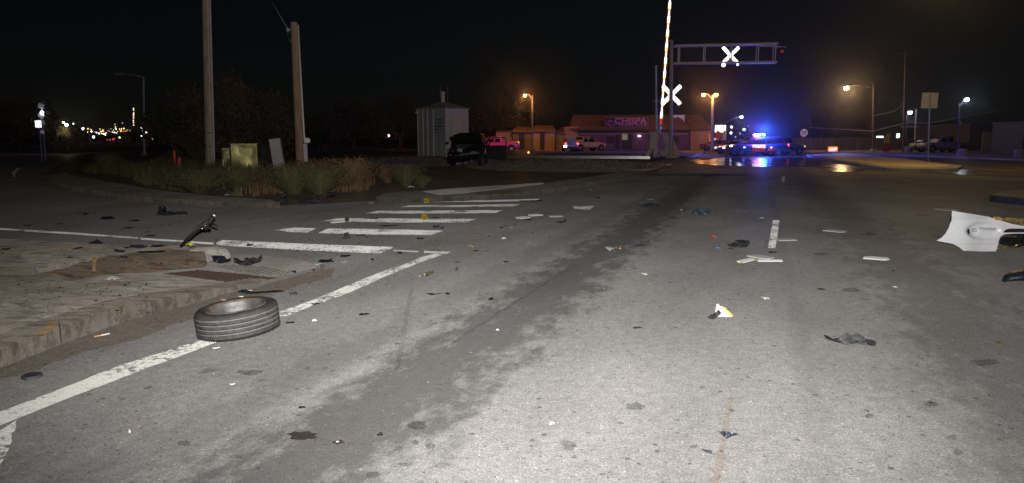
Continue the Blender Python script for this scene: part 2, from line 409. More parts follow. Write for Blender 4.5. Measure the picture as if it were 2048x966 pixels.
def text_mesh(txt, size, depth, name, m, parent, loc, rot, align='CENTER', bold=0.0, sx=1.0):
    cu = bpy.data.curves.new(name, 'FONT'); cu.body = txt; cu.size = size; cu.extrude = depth; cu.align_x = align; cu.align_y = 'CENTER'; cu.offset = bold
    cu.resolution_u = 2
    t = bpy.data.objects.new(name, cu); COL.objects.link(t)
    dg = bpy.context.evaluated_depsgraph_get(); me = bpy.data.meshes.new_from_object(t.evaluated_get(dg))
    bpy.data.objects.remove(t); bpy.data.curves.remove(cu)
    me.materials.clear(); me.materials.append(m); me.name = name
    o = bpy.data.objects.new(name, me); COL.objects.link(o); o.parent = parent; o.location = loc; o.rotation_euler = rot; o.scale = (sx, 1, 1)
    return o
def point(name, loc, col, energy, r=0.15, parent=None):
    l = bpy.data.lights.new(name, 'POINT'); l.color = col; l.energy = energy; l.shadow_soft_size = r
    o = bpy.data.objects.new(name, l); COL.objects.link(o); o.location = loc
    if parent: o.parent = parent
    return o
# ================================================================ GROUND
mb = MB(); ext = 1500
mb.add([(-ext, -ext, 0), (ext, -ext, 0), (ext, ext, 0), (-ext, ext, 0)], [(0, 1, 2, 3)])
tag(mb.build('road', M_asph), kind='structure')

# --- near pavement corner on the left (kerb, slabs, ramp)
zc = [(0, 696, .13), (121, 653, .13), (246, 612, .13), (352, 592, .11), (422, 580, .08), (475, 571, .045), (512, 564, .02), (570, 553, .006), (-260, 788, .13),
      (0, 560, .13), (-260, 560, .13), (0, 600, .13), (0, 640, .13), (120, 600, .12), (240, 580, .09), (340, 565, .05), (430, 558, .02), (300, 549, .012), (180, 556, .05), (100, 548, .10),
      (0, 505, .14), (0, 478, .14), (160, 486, .14), (330, 495, .14), (395, 505, .13), (250, 512, .14), (120, 520, .14), (412, 520, .06), (405, 532, .012), (450, 545, .008), (520, 548, .006), (600, 535, .006), (560, 520, .006), (470, 512, .006), (350, 540, .02), (260, 543, .03), (640, 530, .005)]
ZC = [(G(a, b, c).x, G(a, b, c).y, c) for a, b, c in zc]
def zcorner(x, y):
    s = w = 0
    for a, b, c in ZC:
        d = ((a-x)**2+(b-y)**2); k = 1/(d*d+1e-5); s += k*c; w += k
    return s/w
pv = empty('pavement', (0, 0, 0)); pv['kind'] = 'structure'
KT = [(-260, 788, .13), (0, 696, .13), (121, 653, .13), (246, 612, .13), (352, 592, .11), (422, 580, .08), (475, 571, .045), (512, 564, .02), (570, 553, .006)]
def kerb_inner(p, dy): return (p[0]+dy*1.5, p[1]-dy, p[2])
def seg(a, b, t): return tuple(a[i]+(b[i]-a[i])*t for i in range(3))
# kerb stones: three pieces with open joints
KI = [(-260, 752, .13), (0, 667, .13), (116, 628, .13), (236, 592, .13), (335, 574, .11), (405, 566, .08), (450, 560, .045), (495, 556, .02), (560, 550, .006)]
for a, b in ((0, 1.97), (2.0, 3.97), (4.0, 6.5), (6.53, 8)):
    def at(L, t):
        i = min(int(t), len(L)-2); return seg(L[i], L[i+1], t-i)
    ts = [a]+[k for k in range(math.ceil(a+0.01), math.floor(b-0.001)+1)]+[b]
    out = [at(KT, t) for t in ts]+[at(KI, t) for t in reversed(ts)]
    slab('kerb_stone', out, M_kerb, .13, zf=zcorner, spacing=0.12, parent=pv, step=0.12, jit=0.006)
near = [(-260, 749, .13), (-2, 664, .13), (116, 625, .13), (236, 589, .13)]
slab('paving_slab', [(-260, 749, .13), (-2, 665, .13), (113, 627, .13), (60, 617, .13), (-60, 603, .13), (-260, 590, .13)], M_conc, .13, zf=zcorner, spacing=0.2, parent=pv, step=.2, jit=.008)
slab('paving_slab', [(119, 625, .13), (236, 589, .13), (335, 572, .11), (405, 564, .08), (447, 558, .045), (350, 551, .02), (262, 545, .03), (160, 556, .06), (20, 572, .13), (-90, 588, .13), (0, 606, .13), (64, 613, .13)], M_conc, .13, zf=zcorner, spacing=0.15, parent=pv, step=.2, jit=.008)
slab('paving_slab', [(-260, 586, .13), (-94, 586, .13), (18, 569, .13), (152, 554, .07), (64, 545, .12), (62, 533, .14), (30, 507, .14), (-260, 500, .14)], M_conc3, .13, zf=zcorner, spacing=0.2, parent=pv, step=.2, jit=.008)
slab('paving_slab', [(-260, 497, .14), (34, 504, .14), (70, 531, .14), (76, 537, .14), (200, 511, .14), (320, 498, .14), (385, 494, .14), (372, 491, .14), (180, 487, .14), (0, 477, .14), (-260, 465, .14)], M_conc, .14, zf=zcorner, spacing=0.2, parent=pv, step=.2, jit=.006)
fo = slab('flared_slope', [(70, 541, .14), (200, 514, .14), (320, 500, .14), (398, 496, .13), (414, 522, .05), (407, 534, .012), (300, 545, .012), (256, 543, .035), (156, 553, .065), (90, 545, .12)], M_dirt, .1, zf=zcorner, spacing=0.12, parent=pv, step=.06, jit=.02)
fo['label'] = 'ramp side slope smeared with brown mud'
slab('ramp_floor', [(262, 547, .012), (350, 553, .012), (447, 560, .02), (498, 557, .01), (562, 551, .006), (640, 533, .006), (600, 520, .006), (520, 511, .006), (440, 508, .006), (418, 522, .01), (410, 535, .01)], M_domeg, .01, zf=lambda x, y: 0.012, parent=pv, step=.15, jit=.006)
# kerb nose of the return with flaked paint
kn = MB(); c = G(414, 520, 0.0)
prof = [(0.0, .15), (0.10, .148), (0.17, .12), (0.20, .07), (0.21, -.02)]
prof.reverse(); kn.lathe(prof, 20, (c.x, c.y+0.05, 0)).xf(lambda v: Vector((c.x+(v.x-c.x)*1.25, v.y, v.z+noise.noise(v*9)*0.008)))
kn.build('kerb_nose', ground_mat('flaked_white_kerb', (0.34, 0.32, 0.29), 'concrete'), pv)['label'] = 'rounded kerb end with flaked white paint'
# tactile pavers with truncated domes
def dome_field(name, px, m, lab):
    pts = [G(a, b, .016) for a, b in px]
    o = sheet(name, px, m, .016, .004, .1, kind=None, parent=pv, label=lab)
    out = [(p.x, p.y) for p in pts]
    xs = [p[0] for p in out]; ys = [p[1] for p in out]; mb = MB(); st = 0.062
    def ins(x, y):
        c = False; j = len(out)-1
        for i in range(len(out)):
            a, b = out[i], out[j]
            if (a[1] > y) != (b[1] > y) and x < (b[0]-a[0])*(y-a[1])/(b[1]-a[1])+a[0]: c = not c
            j = i
        return c
    ca, sa = math.cos(.85), math.sin(.85)
    for i in range(-60, 60):
        for j in range(-60, 60):
            x = (min(xs)+max(xs))/2+(i*ca-j*sa)*st; y = (min(ys)+max(ys))/2+(i*sa+j*ca)*st
            if ins(x, y): mb.lathe([(.016, 0), (.011, .007), (0.0005, .008)], 6, (x, y, .0155), smooth=False)
    d = mb.build('dome', MATS['dome_grey'] if 'dome_grey' in MATS else mat('dome_grey', (.075, .055, .046), .9), o); d['kind'] = 'stuff'
dome_field('tactile_paver', [(325, 547), (400, 540), (475, 547), (556, 556), (495, 566), (440, 563)], M_dome, 'rust brown tactile paver with small domes')
dome_field('tactile_paver', [(430, 532), (500, 529), (590, 544), (560, 553), (480, 544)], M_domeg, 'grey tactile paver with small domes')

# --- far corner verge
vg = empty('verge', (0, 0, 0)); vg['kind'] = 'structure'
front = [(85, 352), (100, 360), (160, 376), (260, 391), (340, 397), (430, 403), (560, 405), (640, 402), (740, 396), (850, 395), (960, 391), (1085, 380), (1200, 362), (1280, 349), (1345, 336), (1378, 322)]
def lift(L, z): return [(a, b, z) for a, b in L]
slab('soil_bed', lift([(88, 350), (104, 358), (164, 374), (262, 389), (342, 395), (430, 401), (560, 403), (640, 400), (740, 394), (850, 393), (960, 389), (1085, 378), (1200, 360), (1280, 347), (1345, 334), (1374, 321), (1370, 312), (1000, 305), (600, 299), (240, 292), (170, 302), (120, 330)], .09), M_soil, .09, parent=vg, step=1.5)
for a, b in ((0, 2), (2, 4), (4, 6)):
    inner = [(128, 344), (150, 352), (200, 360), (290, 376), (360, 385), (440, 393), (540, 399)]
    slab('kerb_apron', lift(front[a:b+1], .12)+lift(list(reversed(inner[a:b+1])), .12), M_conc3, .12, parent=vg, step=.5, jit=.015)
for px in ([(752, 395), (850, 395), (905, 393), (930, 384), (880, 381), (800, 383), (765, 387)], [(907, 393), (960, 391), (1085, 380), (1110, 376), (1085, 366), (1000, 372), (932, 384)],
           [(1112, 376), (1200, 362), (1278, 349), (1250, 342), (1165, 356), (1088, 366)], [(1281, 348), (1345, 336), (1378, 322), (1365, 317), (1315, 322), (1253, 341)]):
    slab('pavement_slab', lift(px, .115), M_conc3, .115, parent=vg, step=.5, jit=.01)
slab('pavement_slab', lift([(846, 382), (900, 377), (1085, 365), (1088, 367), (1020, 375), (930, 385), (880, 389)], .13), M_conc2, .13, parent=vg, step=.5)['label'] = 'pale clean concrete strip'
slab('pavement_slab', lift([(1250, 340), (1290, 328), (1345, 327), (1325, 341)], .13), M_conc2, .13, parent=vg, step=.5)['label'] = 'pale square concrete pad'
sheet('mud_patch', [(935, 386), (980, 382), (1048, 380), (1020, 386), (960, 389)], M_dirt, .128, .02)
sheet('mud_patch', [(1250, 353), (1290, 343), (1350, 328), (1340, 336), (1290, 349)], M_dirt, .132, .02)
# gravel: ballast mound of many stones
rr = random.Random(5)
mound = MB(); nx, ny = 60, 26
X0, Y0 = G(905, 352).x-1.0, 28.0
def mound_z(x, y):
    z = 0.095
    for cx, cy, rx, ry, h in ((G(1150, 338).x, 36, 5.5, 7, .30), (G(800, 330).x, 43, 6, 9, .22), (G(890, 322).x, 50, 5, 6, .12)):
        d = ((x-cx)/rx)**2+((y-cy)/ry)**2
        if d < 1: z += h*(1-d)**1.5
    return z
gx0, gx1, gy0, gy1 = -14, 10, 27.5, 58
vs = []
for j in range(ny+1):
    for i in range(nx+1):
        x = gx0+(gx1-gx0)*i/nx; y = gy0+(gy1-gy0)*j/ny; e = min(i, nx-i, j, ny-j)
        z = mound_z(x, y)
        vs.append((x, y, z-0.008 if z < 0.1 else z+noise.noise(Vector((x, y, 0))*1.3)*.03))
mound.add(vs, [(j*(nx+1)+i, j*(nx+1)+i+1, (j+1)*(nx+1)+i+1, (j+1)*(nx+1)+i) for j in range(ny) for i in range(nx)], 0, True)
tag(mound.build('gravel_mound', M_gravel), kind='structure')
st = MB()
for k in range(5200):
    x = rr.uniform(-13, 9.5); y = rr.uniform(28.5, 55); z = mound_z(x, y)
    if z < 0.11: continue
    r = rr.uniform(.025, .06); q = Matrix.Rotation(rr.uniform(0, 6), 3, 'Z') @ Matrix.Rotation(rr.uniform(-.6, .6), 3, 'X')
    pts = [q @ Vector(p)*r+Vector((x, y, z+r*.3)) for p in ((1, .2, 0), (-.3, 1, .1), (-1, -.5, -.1), (.4, -1, .1), (0, 0, .9), (0, 0, -.7))]
    st.add(pts, [(0, 1, 4), (1, 2, 4), (2, 3, 4), (3, 0, 4), (1, 0, 5), (2, 1, 5), (3, 2, 5), (0, 3, 5)], rr.randint(0, 1))
tag(st.build('gravel', [mat('pale_gravel', (.2, .19, .175), .9), mat('dark_gravel', (.08, .075, .07), .9)]), kind='stuff')

# --- right-hand islands and kerbs
isl = empty('traffic_island', (0, 0, 0)); isl['kind'] = 'structure'
slab('kerb', lift([(1612, 309), (1690, 305), (1800, 315), (1925, 331), (1915, 336), (1868, 338), (1774, 336), (1690, 323), (1625, 312)], .15), M_conc2, .15, parent=isl, step=.6)
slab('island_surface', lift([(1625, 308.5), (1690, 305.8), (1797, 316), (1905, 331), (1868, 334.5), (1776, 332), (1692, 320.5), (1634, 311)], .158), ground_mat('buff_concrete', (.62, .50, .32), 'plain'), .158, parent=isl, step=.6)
il2 = empty('traffic_island', (0, 0, 0)); il2['kind'] = 'structure'
slab('gutter_apron', lift([(1952, 395), (1975, 385), (2048, 374), (2200, 372), (2200, 440), (2048, 424), (1975, 409)], .012), M_conc3, .012, parent=il2, step=.5)
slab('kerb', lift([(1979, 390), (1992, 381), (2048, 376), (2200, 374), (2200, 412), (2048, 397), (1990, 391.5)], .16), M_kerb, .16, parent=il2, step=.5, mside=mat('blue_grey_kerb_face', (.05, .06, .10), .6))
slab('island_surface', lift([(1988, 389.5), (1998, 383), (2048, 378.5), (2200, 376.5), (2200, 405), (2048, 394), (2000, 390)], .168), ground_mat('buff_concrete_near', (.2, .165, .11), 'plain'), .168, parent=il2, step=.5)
# crossing panels + rails
cr = empty('level_crossing', (0, 0, 0)); cr['kind'] = 'structure'
line = [(1375, 319.0, 324.0), (1640, 328, 334.0), (1860, 337, 344.5), (2200, 352.5, 362)]
sheet('crossing_panel', [(1372, 318), (1640, 327), (1860, 336), (2200, 351), (2200, 364), (1860, 346), (1640, 335), (1372, 325)], M_wet2, .006, kind=None, parent=cr, step=2)
for col in (1, 2):
    pts = [G(l[0], l[col], .02) for l in line]
    a = pts[0]; mb = MB()
    for p, q in zip(pts[:-1], pts[1:]):
        d = (q-p).normalized(); n = Vector((-d.y, d.x, 0))*.04
        mb.add([p+n, q+n, q-n, p-n, p+n-Vector((0, 0, .03)), q+n-Vector((0, 0, .03)), q-n-Vector((0, 0, .03)), p-n-Vector((0, 0, .03))], [(3, 2, 1, 0), (0, 1, 5, 4), (3, 7, 6, 2)])
    mb.build('rail', mat('rail_steel%d' % col, (.5, .47, .4), .3, 1, .15, 3), cr)
for dz, off in ((0, 0), (0, 1.5)):
    a = G(1300, 316+off*1.2, .12); b = G(700, 312+off*1.2, .12)
    mb = MB().box((a+b)/2+Vector((0, 0, .07)), ((b-a).length, .07, .15), Matrix.Rotation(math.atan2((b-a).y, (b-a).x), 3, 'Z'))
    mb.build('rail', MATS['rail_steel1'], cr)
sheet('wet_patch', [(1385, 326), (1420, 318), (1480, 313), (1600, 314), (1660, 322), (1640, 332), (1545, 334), (1440, 331)], M_wet, .010, .3, 1.0)
sheet('wet_patch', [(1640, 335), (1680, 331), (1740, 338), (1720, 344), (1665, 343)], M_wet, .011, .2, .8)
for a, b, m in (((1655, 306), (2100, 324), 'k'), ((1425, 301), (1380, 316), 'k')):
    A = G(*a); B = G(*b); d = B-A
    for i in range(8 if a[0] > 1600 else 3):
        n = 8 if a[0] > 1600 else 3
        c = A+d*((i+.5)/n)
        MB().box(c+Vector((0, 0, .06)), (d.length/n-.08, .2, .16), Matrix.Rotation(math.atan2(d.y, d.x), 3, 'Z'), ch=.02).build('kerb_block', M_conc2, cr)
# left street far kerb and pavement
fk = empty('far_pavement', (0, 0, 0)); fk['kind'] = 'structure'
slab('kerb', lift([(-600, 302), (0, 290.5), (60, 288.5), (160, 287), (220, 286), (215, 284), (120, 284.6), (-600, 290)], .14), ground_mat('far_kerb_concrete', (.2, .16, .10), 'plain'), .14, parent=fk, step=3)

# ================================================================ ROAD PAINT
cw = empty('crosswalk', (0, 0, 0)); cw['kind'] = 'structure'
for px in ([(425, 487), (447, 480), (600, 487), (787, 494), (760, 507), (620, 501), (445, 491)],
           [(548, 460), (590, 455), (632, 456.5), (615, 465), (580, 464)], [(637, 466), (655, 457), (760, 458), (888, 461), (862, 470), (750, 469)],
           [(645, 442), (677, 436), (800, 437), (953, 438), (930, 445), (800, 445)], [(731, 426.5), (756, 421.5), (900, 421), (1007, 420), (990, 426), (850, 427)],
           [(802, 414), (820, 410.5), (930, 410), (1043, 407.8), (1028, 412.5), (920, 414)], [(858, 404), (872, 400.5), (960, 400.5), (1081, 397.5), (1070, 401.5), (960, 404)]):
    sheet('stripe', px, M_paintw, .004, .010, .05, kind=None, parent=cw)
sheet('edge_line', [(0, 823), (-130, 872), (-150, 905), (0, 851), (34, 837), (137, 796), (273, 744), (424, 688), (500, 659), (563, 635), (631, 610), (702, 584), (772, 552), (843, 524), (884, 509.5), (870, 507), (843, 514), (800, 532), (772, 540), (702, 568), (631, 598), (561, 623), (480, 652), (403, 680), (239, 730.5), (103, 785)], M_paint, .004, .006, .05)
sheet('edge_line', [(34, 839), (18, 898), (0, 936), (-60, 1010), (-260, 1010), (-170, 900), (-2, 862)], M_paint, .006, .006, .05)
sheet('edge_line', [(786, 499.5), (838, 502), (836, 504.5), (790, 502.5)], M_paint, .004, .003, .1)
sheet('edge_line', [(848, 501.5), (902, 503), (893, 507.5), (848, 505.5)], M_paint, .006, .003, .1)
sheet('edge_line', [(-200, 444), (0, 456), (140, 464.5), (276, 474.5), (276, 477.5), (140, 468.5), (10, 460), (-200, 448)], M_paintw, .004, .004, .3)
sheet('edge_line', [(280, 475.5), (365, 481), (440, 486), (425, 489), (360, 484), (282, 479)], M_paintw, .004, .004, .2)
sheet('centre_dash', [(1546, 440), (1559, 440), (1551, 496), (1536, 496)], M_paintw, .004, .004, .2)
sheet('centre_dash', [(1564, 353), (1570, 353), (1569, 365), (1563, 365)], M_paintd, .004, .01, .3)
sheet('lane_arc', [(33, 337), (42, 335), (34, 342), (30, 349), (31, 355), (26, 352), (24, 345)], M_paintd, .004, .02, .3)
# asphalt marks that have their own outline
def blob(px, py, w, h, m, z, seed, name='oil_stain', n=18):
    r = random.Random(seed); pts = []
    for i in range(n):
        a = 2*math.pi*i/n; k = r.uniform(.65, 1.1); pts.append((px+math.cos(a)*w/2*k, py+math.sin(a)*h/2*k))
    return sheet(name, pts, m, z, .004, .05)
blob(604, 871, 66, 20, M_stain, .003, 1); blob(676, 884, 24, 9, M_stain, .003, 2)
for i, (x, y, w, h) in enumerate([(1270, 812, 42, 16), (1405, 774, 14, 7), (1388, 893, 18, 9), (1240, 846, 14, 5), (860, 892, 22, 13), (830, 884, 16, 10), (1970, 725, 70, 13), (1862, 808, 30, 12), (1738, 832, 20, 12),
                                   (745, 950, 34, 16), (812, 928, 30, 9), (1905, 875, 26, 12), (370, 886, 30, 13), (1148, 914, 14, 8), (1314, 902, 16, 7), (835, 850, 40, 18), (1700, 580, 40, 9), (1640, 508, 30, 6), (1915, 905, 20, 14), (500, 745, 60, 14)]):
    blob(x, y, w, h, M_scuff, .003, 20+i)
sheet('crack_fill', [(1455, 800), (1466, 785), (1462, 830), (1456, 858), (1448, 905), (1450, 930), (1437, 966), (1425, 1010), (1400, 1010), (1428, 950), (1434, 905), (1444, 858)], M_seal, .003, .006, .05)
for px in ([(798, 700), (806, 640), (822, 575), (829, 575), (815, 640), (808, 700), (800, 735), (788, 740)], [(905, 684), (1000, 621), (1110, 553), (1160, 525), (1162, 526), (1112, 555), (1002, 624), (909, 687)],
           [(1544, 402), (1552, 402), (1546, 415), (1541, 415)], [(1532, 480), (1537, 480), (1530, 500), (1526, 498)]):
    sheet('skid_mark', px, M_skid, .0034, .012, .1)
sheet('mud_patch', [(0, 715), (120, 675), (250, 640), (400, 600), (540, 566), (640, 540), (668, 536), (655, 556), (560, 583), (470, 606), (420, 622), (380, 640), (300, 668), (230, 690), (160, 706), (80, 738), (0, 756)], ground_mat('gutter_grit', (.098, .084, .070)), .002, .05, .1)
sheet('utility_cover', [(1145, 412), (1189, 411.5), (1180, 420), (1149, 418)], M_paintd, .004, .006, .1)
# ================================================================ SIGNAL, POLES, CABINETS
M_retw = retro('white_reflective_sheeting', (0.9, 0.92, 0.95), 0.22, 0.7)
M_retband = retro('red_white_reflective_bands', (0.30, 0.03, 0.012), 0.25, 0.5, bands=(1.0, (0.95, 0.92, 0.9)))
M_retdim = retro('worn_reflective_sheeting', (0.85, 0.85, 0.92), 0.55, 0.35)
M_rety = retro('pale_round_reflective', (0.8, 0.8, 0.95), 0.55, 0.3)
M_redpaint = mat('red_paint', (0.45, 0.03, 0.02), 0.5)
M_black = mat('black_paint', (0.015, 0.015, 0.016), 0.5)
M_bulb_o = emis('sodium_glow', (1.0, 0.42, 0.10), 22)
M_bulb_o2 = emis('warm_glow', (1.0, 0.66, 0.30), 26)
M_bulb_w = emis('cool_led_glow', (0.78, 0.86, 1.0), 14)
M_bulb_blue = emis('blue_strobe', (0.08, 0.2, 1.0), 30)
M_bulb_cyan = emis('bright_blue_strobe_core', (0.45, 0.75, 1.0), 30)
M_bulb_red = emis('red_glow', (1.0, 0.06, 0.03), 5)
M_bulb_g = emis('green_glow', (0.15, 1.0, 0.62), 6)
M_lens_dark = mat('unlit_red_lens', (0.12, 0.008, 0.008), 0.2)

def crossbuck(root, c, L, yaw=0, w=0.23):
    for s in (1, -1):
        m = Matrix.Rotation(yaw, 3, 'Z') @ Matrix.Rotation(s*R(45), 3, 'Y')
        MB().box((0, 0, 0), (L, 0.012, w), m, ch=.005).build('sign_blade', M_retw, root, Vector(c)+Vector((0, -0.02*s, 0)))
# --- cantilever signal
b = G(1341, 318); Y = b.y
pz = lambda px, py, y=None: P(px, py, y if y else Y)
t = empty('railroad_signal', b, 0, 'tall steel mast with a long truss arm over the road and lit X signs', 'railroad signal')
def L_(p, root): return Vector(p)-root.location
topp = pz(1343, 80)
MB().tube((0, 0, 0), L_(topp, t)+Vector((0, 0, 0)), .155, .13, 14).build('mast', M_galvd, t)
MB().box((0, 0, .12), (.9, .9, .24), ch=.04).tube((0, 0, .2), (0, 0, .5), .3, .17, 12).build('footing', M_galvd, t)
mbp = MB()
for s in (-1, 1): mbp.add([(s*.17, -.02, .2), (s*.75, -.02, .2), (s*.17, -.02, 1.5), (s*.17, .02, .2), (s*.75, .02, .2), (s*.17, .02, 1.5)], [(0, 1, 2), (5, 4, 3), (0, 3, 4, 1), (1, 4, 5, 2)])
mbp.build('gusset', M_galvd, t)
zt = L_(pz(1450, 91), t).z; zb = L_(pz(1450, 125), t).z; xr = L_(pz(1553, 100), t).x
z0t = L_(pz(1343, 92), t).z; z1t = L_(pz(1553, 87.5), t).z; z0b = L_(pz(1343, 127), t).z; z1b = L_(pz(1553, 124.5), t).z
for yy in (-.22, .22):
    MB().tube((0, yy, z0t), (xr, yy, z1t), .085, n=8).build('truss_chord', M_galv, t)
    MB().tube((0, yy, z0b), (xr, yy, z1b), .085, n=8).build('truss_chord', M_galv, t)
for px in (1358, 1409, 1462, 1515, 1549):
    x = L_(pz(px, 100), t).x; k = x/xr
    m_ = MB()
    for yy in (-.22, .22): m_.tube((x, yy, z0t+(z1t-z0t)*k), (x, yy, z0b+(z1b-z0b)*k), .045, n=7)
    m_.tube((x, -.22, z0t+(z1t-z0t)*k), (x, .22, z0t+(z1t-z0t)*k), .03, n=6).tube((x, -.22, z0b+(z1b-z0b)*k), (x, .22, z0b+(z1b-z0b)*k), .03, n=6)
    m_.build('truss_upright', M_galv, t)
cb = empty('crossbuck', (0, 0, 0)); cb.parent = t
crossbuck(cb, L_(pz(1461, 111, Y+.3), t), 1.7, w=.24)
cb2 = empty('crossbuck', (0, 0, 0)); cb2.parent = t
crossbuck(cb2, L_(pz(1343, 190, Y+.2), t), 1.9, w=.28)
def flasher(root, p, r=.3, lit=None, hood=True):
    e = MB().lathe([(r, 0), (r*.98, .02), (0.001, .02)], 20).lathe([(r*.42, -.06), (r*.42, .10), (r*.3, .12), (.001, .12)], 14).xf(lambda v: Vector((v.x, v.z, v.y))).build('signal_lamp', M_black, root, p)
    MB().ball((0, -.03, 0), r*.36, 12, 6, sq=(1, .35, 1)).build('lens', lit or M_lens_dark, e)
    return e
for px, py, r, lit in ((1447, 130, .17, M_retw), (1475, 129, .1, M_retw)):
    p = L_(pz(px, py, Y-.3), t)
    e = MB().lathe([(r, 0), (r*.9, .06), (.001, .09)], 14).xf(lambda v: Vector((v.x, v.z, v.y))).build('signal_lamp', M_black, t, p)
    MB().ball((0, -.02, 0), r*.92, 12, 6, sq=(1, .25, 1)).build('lens', lit, e)
flasher(t, L_(pz(1533, 104, Y+.4), t), .33)
flasher(t, L_(pz(1564, 103, Y-.1), t), .33, emis('dim_red_lens', (.5, .02, .015), .35))
MB().tube(L_(pz(1520, 92), t), L_(pz(1572, 94), t), .035).build('lamp_bracket', M_galv, t)
# --- gate: mechanism, upright arm
b2 = G(1313, 317); Y2 = b2.y
gt = empty('crossing_gate', b2, 0, 'raised red and white striped railroad gate arm on its grey mechanism', 'crossing gate')
def q2(px, py, dy=0): return P(px, py, Y2+dy)-b2
MB().tube((0, 0, 0), q2(1312, 131), .085, .075, 10).build('mast', M_galv, gt)
MB().tube(q2(1306, 202), q2(1322, 202), .03).build('crossarm', M_galv, gt)
MB().box(q2(1306, 283), (.62, .5, 1.25), Matrix.Rotation(R(8), 3, 'Y'), ch=.07).build('mechanism_box', M_gpaint, gt)
MB().box(q2(1306, 267), (.8, .42, .3), ch=.08).ball(q2(1316, 263), .25, 10, 6).build('drive_head', M_gpaint, gt)
MB().box(q2(1300, 300), (.3, .12, 1.05), Matrix.Rotation(R(33), 3, 'Y'), ch=.03).build('counterweight_arm', M_gpaint, gt)
MB().box(q2(1312, 307), (.5, .5, .75), ch=.04).build('footing', M_gpaint, gt)
MB().box(q2(1331, 288, .3), (.5, .2, 1.5), Matrix.Rotation(R(-6), 3, 'Y'), ch=.1).ball(q2(1327, 290), .22, 12, 7, sq=(1, .5, 1)).build('counterweight', M_galvd, gt)
a0 = q2(1321.5, 250, -.3); a1 = q2(1343.5, -45, -.3)
LA = (a1-a0).length; q = Matrix.Rotation(math.atan2((a1-a0).x, (a1-a0).z), 3, 'Y')
arm = MB().box((0, 0, LA/2), (.2, .05, LA), ch=.012).build('gate_arm', M_retband, gt, a0); arm.rotation_euler = q.to_euler(); arm['label'] = 'striped reflective arm pointing straight up'
arl = MB().box((0, 0, LA/2), (.09, .02, LA-1), ch=.008).build('arm_stiffener', retro('orange_white_sheeting', (1.0, .34, .10), .2, .7, bands=(1.0, (1.0, 1.0, .95))), gt, a0+Vector((0, -.04, .3))); arl.rotation_euler = q.to_euler()
brk = MB()
for s in (-1, 1): brk.tube(q2(1316, 266), a0+Vector((s*.09, 0, .15)), .045)
brk.build('arm_bracket', M_gpaint, gt)
for k in (.12, .52, .9):
    MB().lathe([(.06, 0), (.06, .1), (.001, .12)], 10).build('arm_lamp', M_redpaint, gt, a0+(a1-a0)*k+Vector((.1, 0, 0)))
MB().ball(q2(1322, 256, -.35), .09, 8, 5).build('blue_glint', retro('blue_reflective', (.25, .4, 1), .35, .6), gt)
# --- small sign on thin post right of the mast
bs = G(1354, 300)
sg = empty('street_sign', bs, 0, 'wavy pale sign panel on a thin post behind the crossing mast', 'road sign')
c = P(1355, 241, bs.y)-bs; wv = MB(); n = 14
w_, h_ = .056*29/1, .056*23
k_ = (P(1370, 241, bs.y)-P(1341, 241, bs.y)).x; h_ = (P(1355, 231, bs.y)-P(1355, 253, bs.y)).z
vs = []
for j in range(2):
    for i in range(n+1): vs.append((c.x-k_/2+k_*i/n, -.06+.1*math.sin(i*1.1), c.z-h_/2+h_*j))
wv.add(vs, [(i, i+1, n+2+i, n+1+i) for i in range(n)], 0, True).add([(x, y+.02, z) for x, y, z in vs], [(i+1, i, n+1+i, n+2+i) for i in range(n)], 0, True)
wv.build('panel', M_retdim, sg); MB().tube((0, 0, 0), (c.x, 0, c.z+h_*.4), .045).build('post', M_galv, sg)

# --- utility poles
def upole(px, py, tx, ty, r0, r1, m, label, extra=True, name='utility_pole', Y=None):
    b = G(px, py) if Y is None else Vector((P(px, py, Y).x, Y, 0)); t = empty(name, b, 0, label, 'utility pole')
    top = P(tx, ty, b.y)-b
    MB().tube((0, 0, -.1), top, r0, r1, 16).build('pole', m, t)
    return t, b, top
t1, b1, tp1 = upole(421, 345, 411, -60, .205, .175, M_wood, 'tall pale wooden pole with metal bands between the orange posts and the steel cabinets')
d = tp1.normalized()
for k in (1.15, 1.75):
    MB().tube(d*k-d*.012, d*k+d*.012, .212, n=16).build('band', M_dark, t1)
MB().tube(Vector((.19, -.03, 0)), tp1+Vector((.165, -.03, 0)), .035).tube(Vector((.12, -.14, 0)), tp1+Vector((.10, -.14, 0)), .02).build('conduit', M_galv, t1)
sp = MB()
for s in range(5): sp.add([(-.16+s*.06, -.2, .02+s*.1), (-.1+s*.06, -.205, .02+s*.1), (-.13+s*.06, -.19, .55+s*.06), (-.13+s*.06, -.17, .3)], [(0, 1, 2), (1, 3, 2), (0, 2, 3)])
sp.build('split_wood', M_tan, t1)
t2, b2_, tp2 = upole(603, 365, 588, 45, .15, .115, M_wood2, 'shorter brown wooden pole with a conduit and meter box on its right side')
d = tp2
MB().path([Vector((.19, -.02, 1.3)), Vector((.17, -.02, 1.55)), d*.5+Vector((.15, 0, 0)), d*.985+Vector((.125, 0, 0))], .03).build('conduit', M_galv, t2)
MB().box(P(614, 281, b2_.y)-b2_, (.2, .14, .18), ch=.04).build('meter_box', M_white, t2)
MB().box(P(611, 306, b2_.y)-b2_, (.13, .1, .62), ch=.02).build('fuse_box', M_gpaint, t2)
MB().tube(P(609, 328, b2_.y)-b2_, Vector((.17, -.05, 0)), .035).build('riser_pipe', M_white, t2)
br = P(576, 60, b2_.y)-b2_
MB().tube(d*.965, br, .022).box(br, (.1, .05, .12), ch=.02).path([br, br+Vector((-.02, 0, -.25)), br+Vector((.08, 0, -.38)), d*.93], .014).build('wire_bracket', M_galvd, t2)
MB().path([br, P(570, 48, b2_.y)-b2_, P(553, 20, b2_.y+1)-b2_, P(525, -30, b2_.y+3)-b2_], .012).build('service_wire', M_galvd, t2)
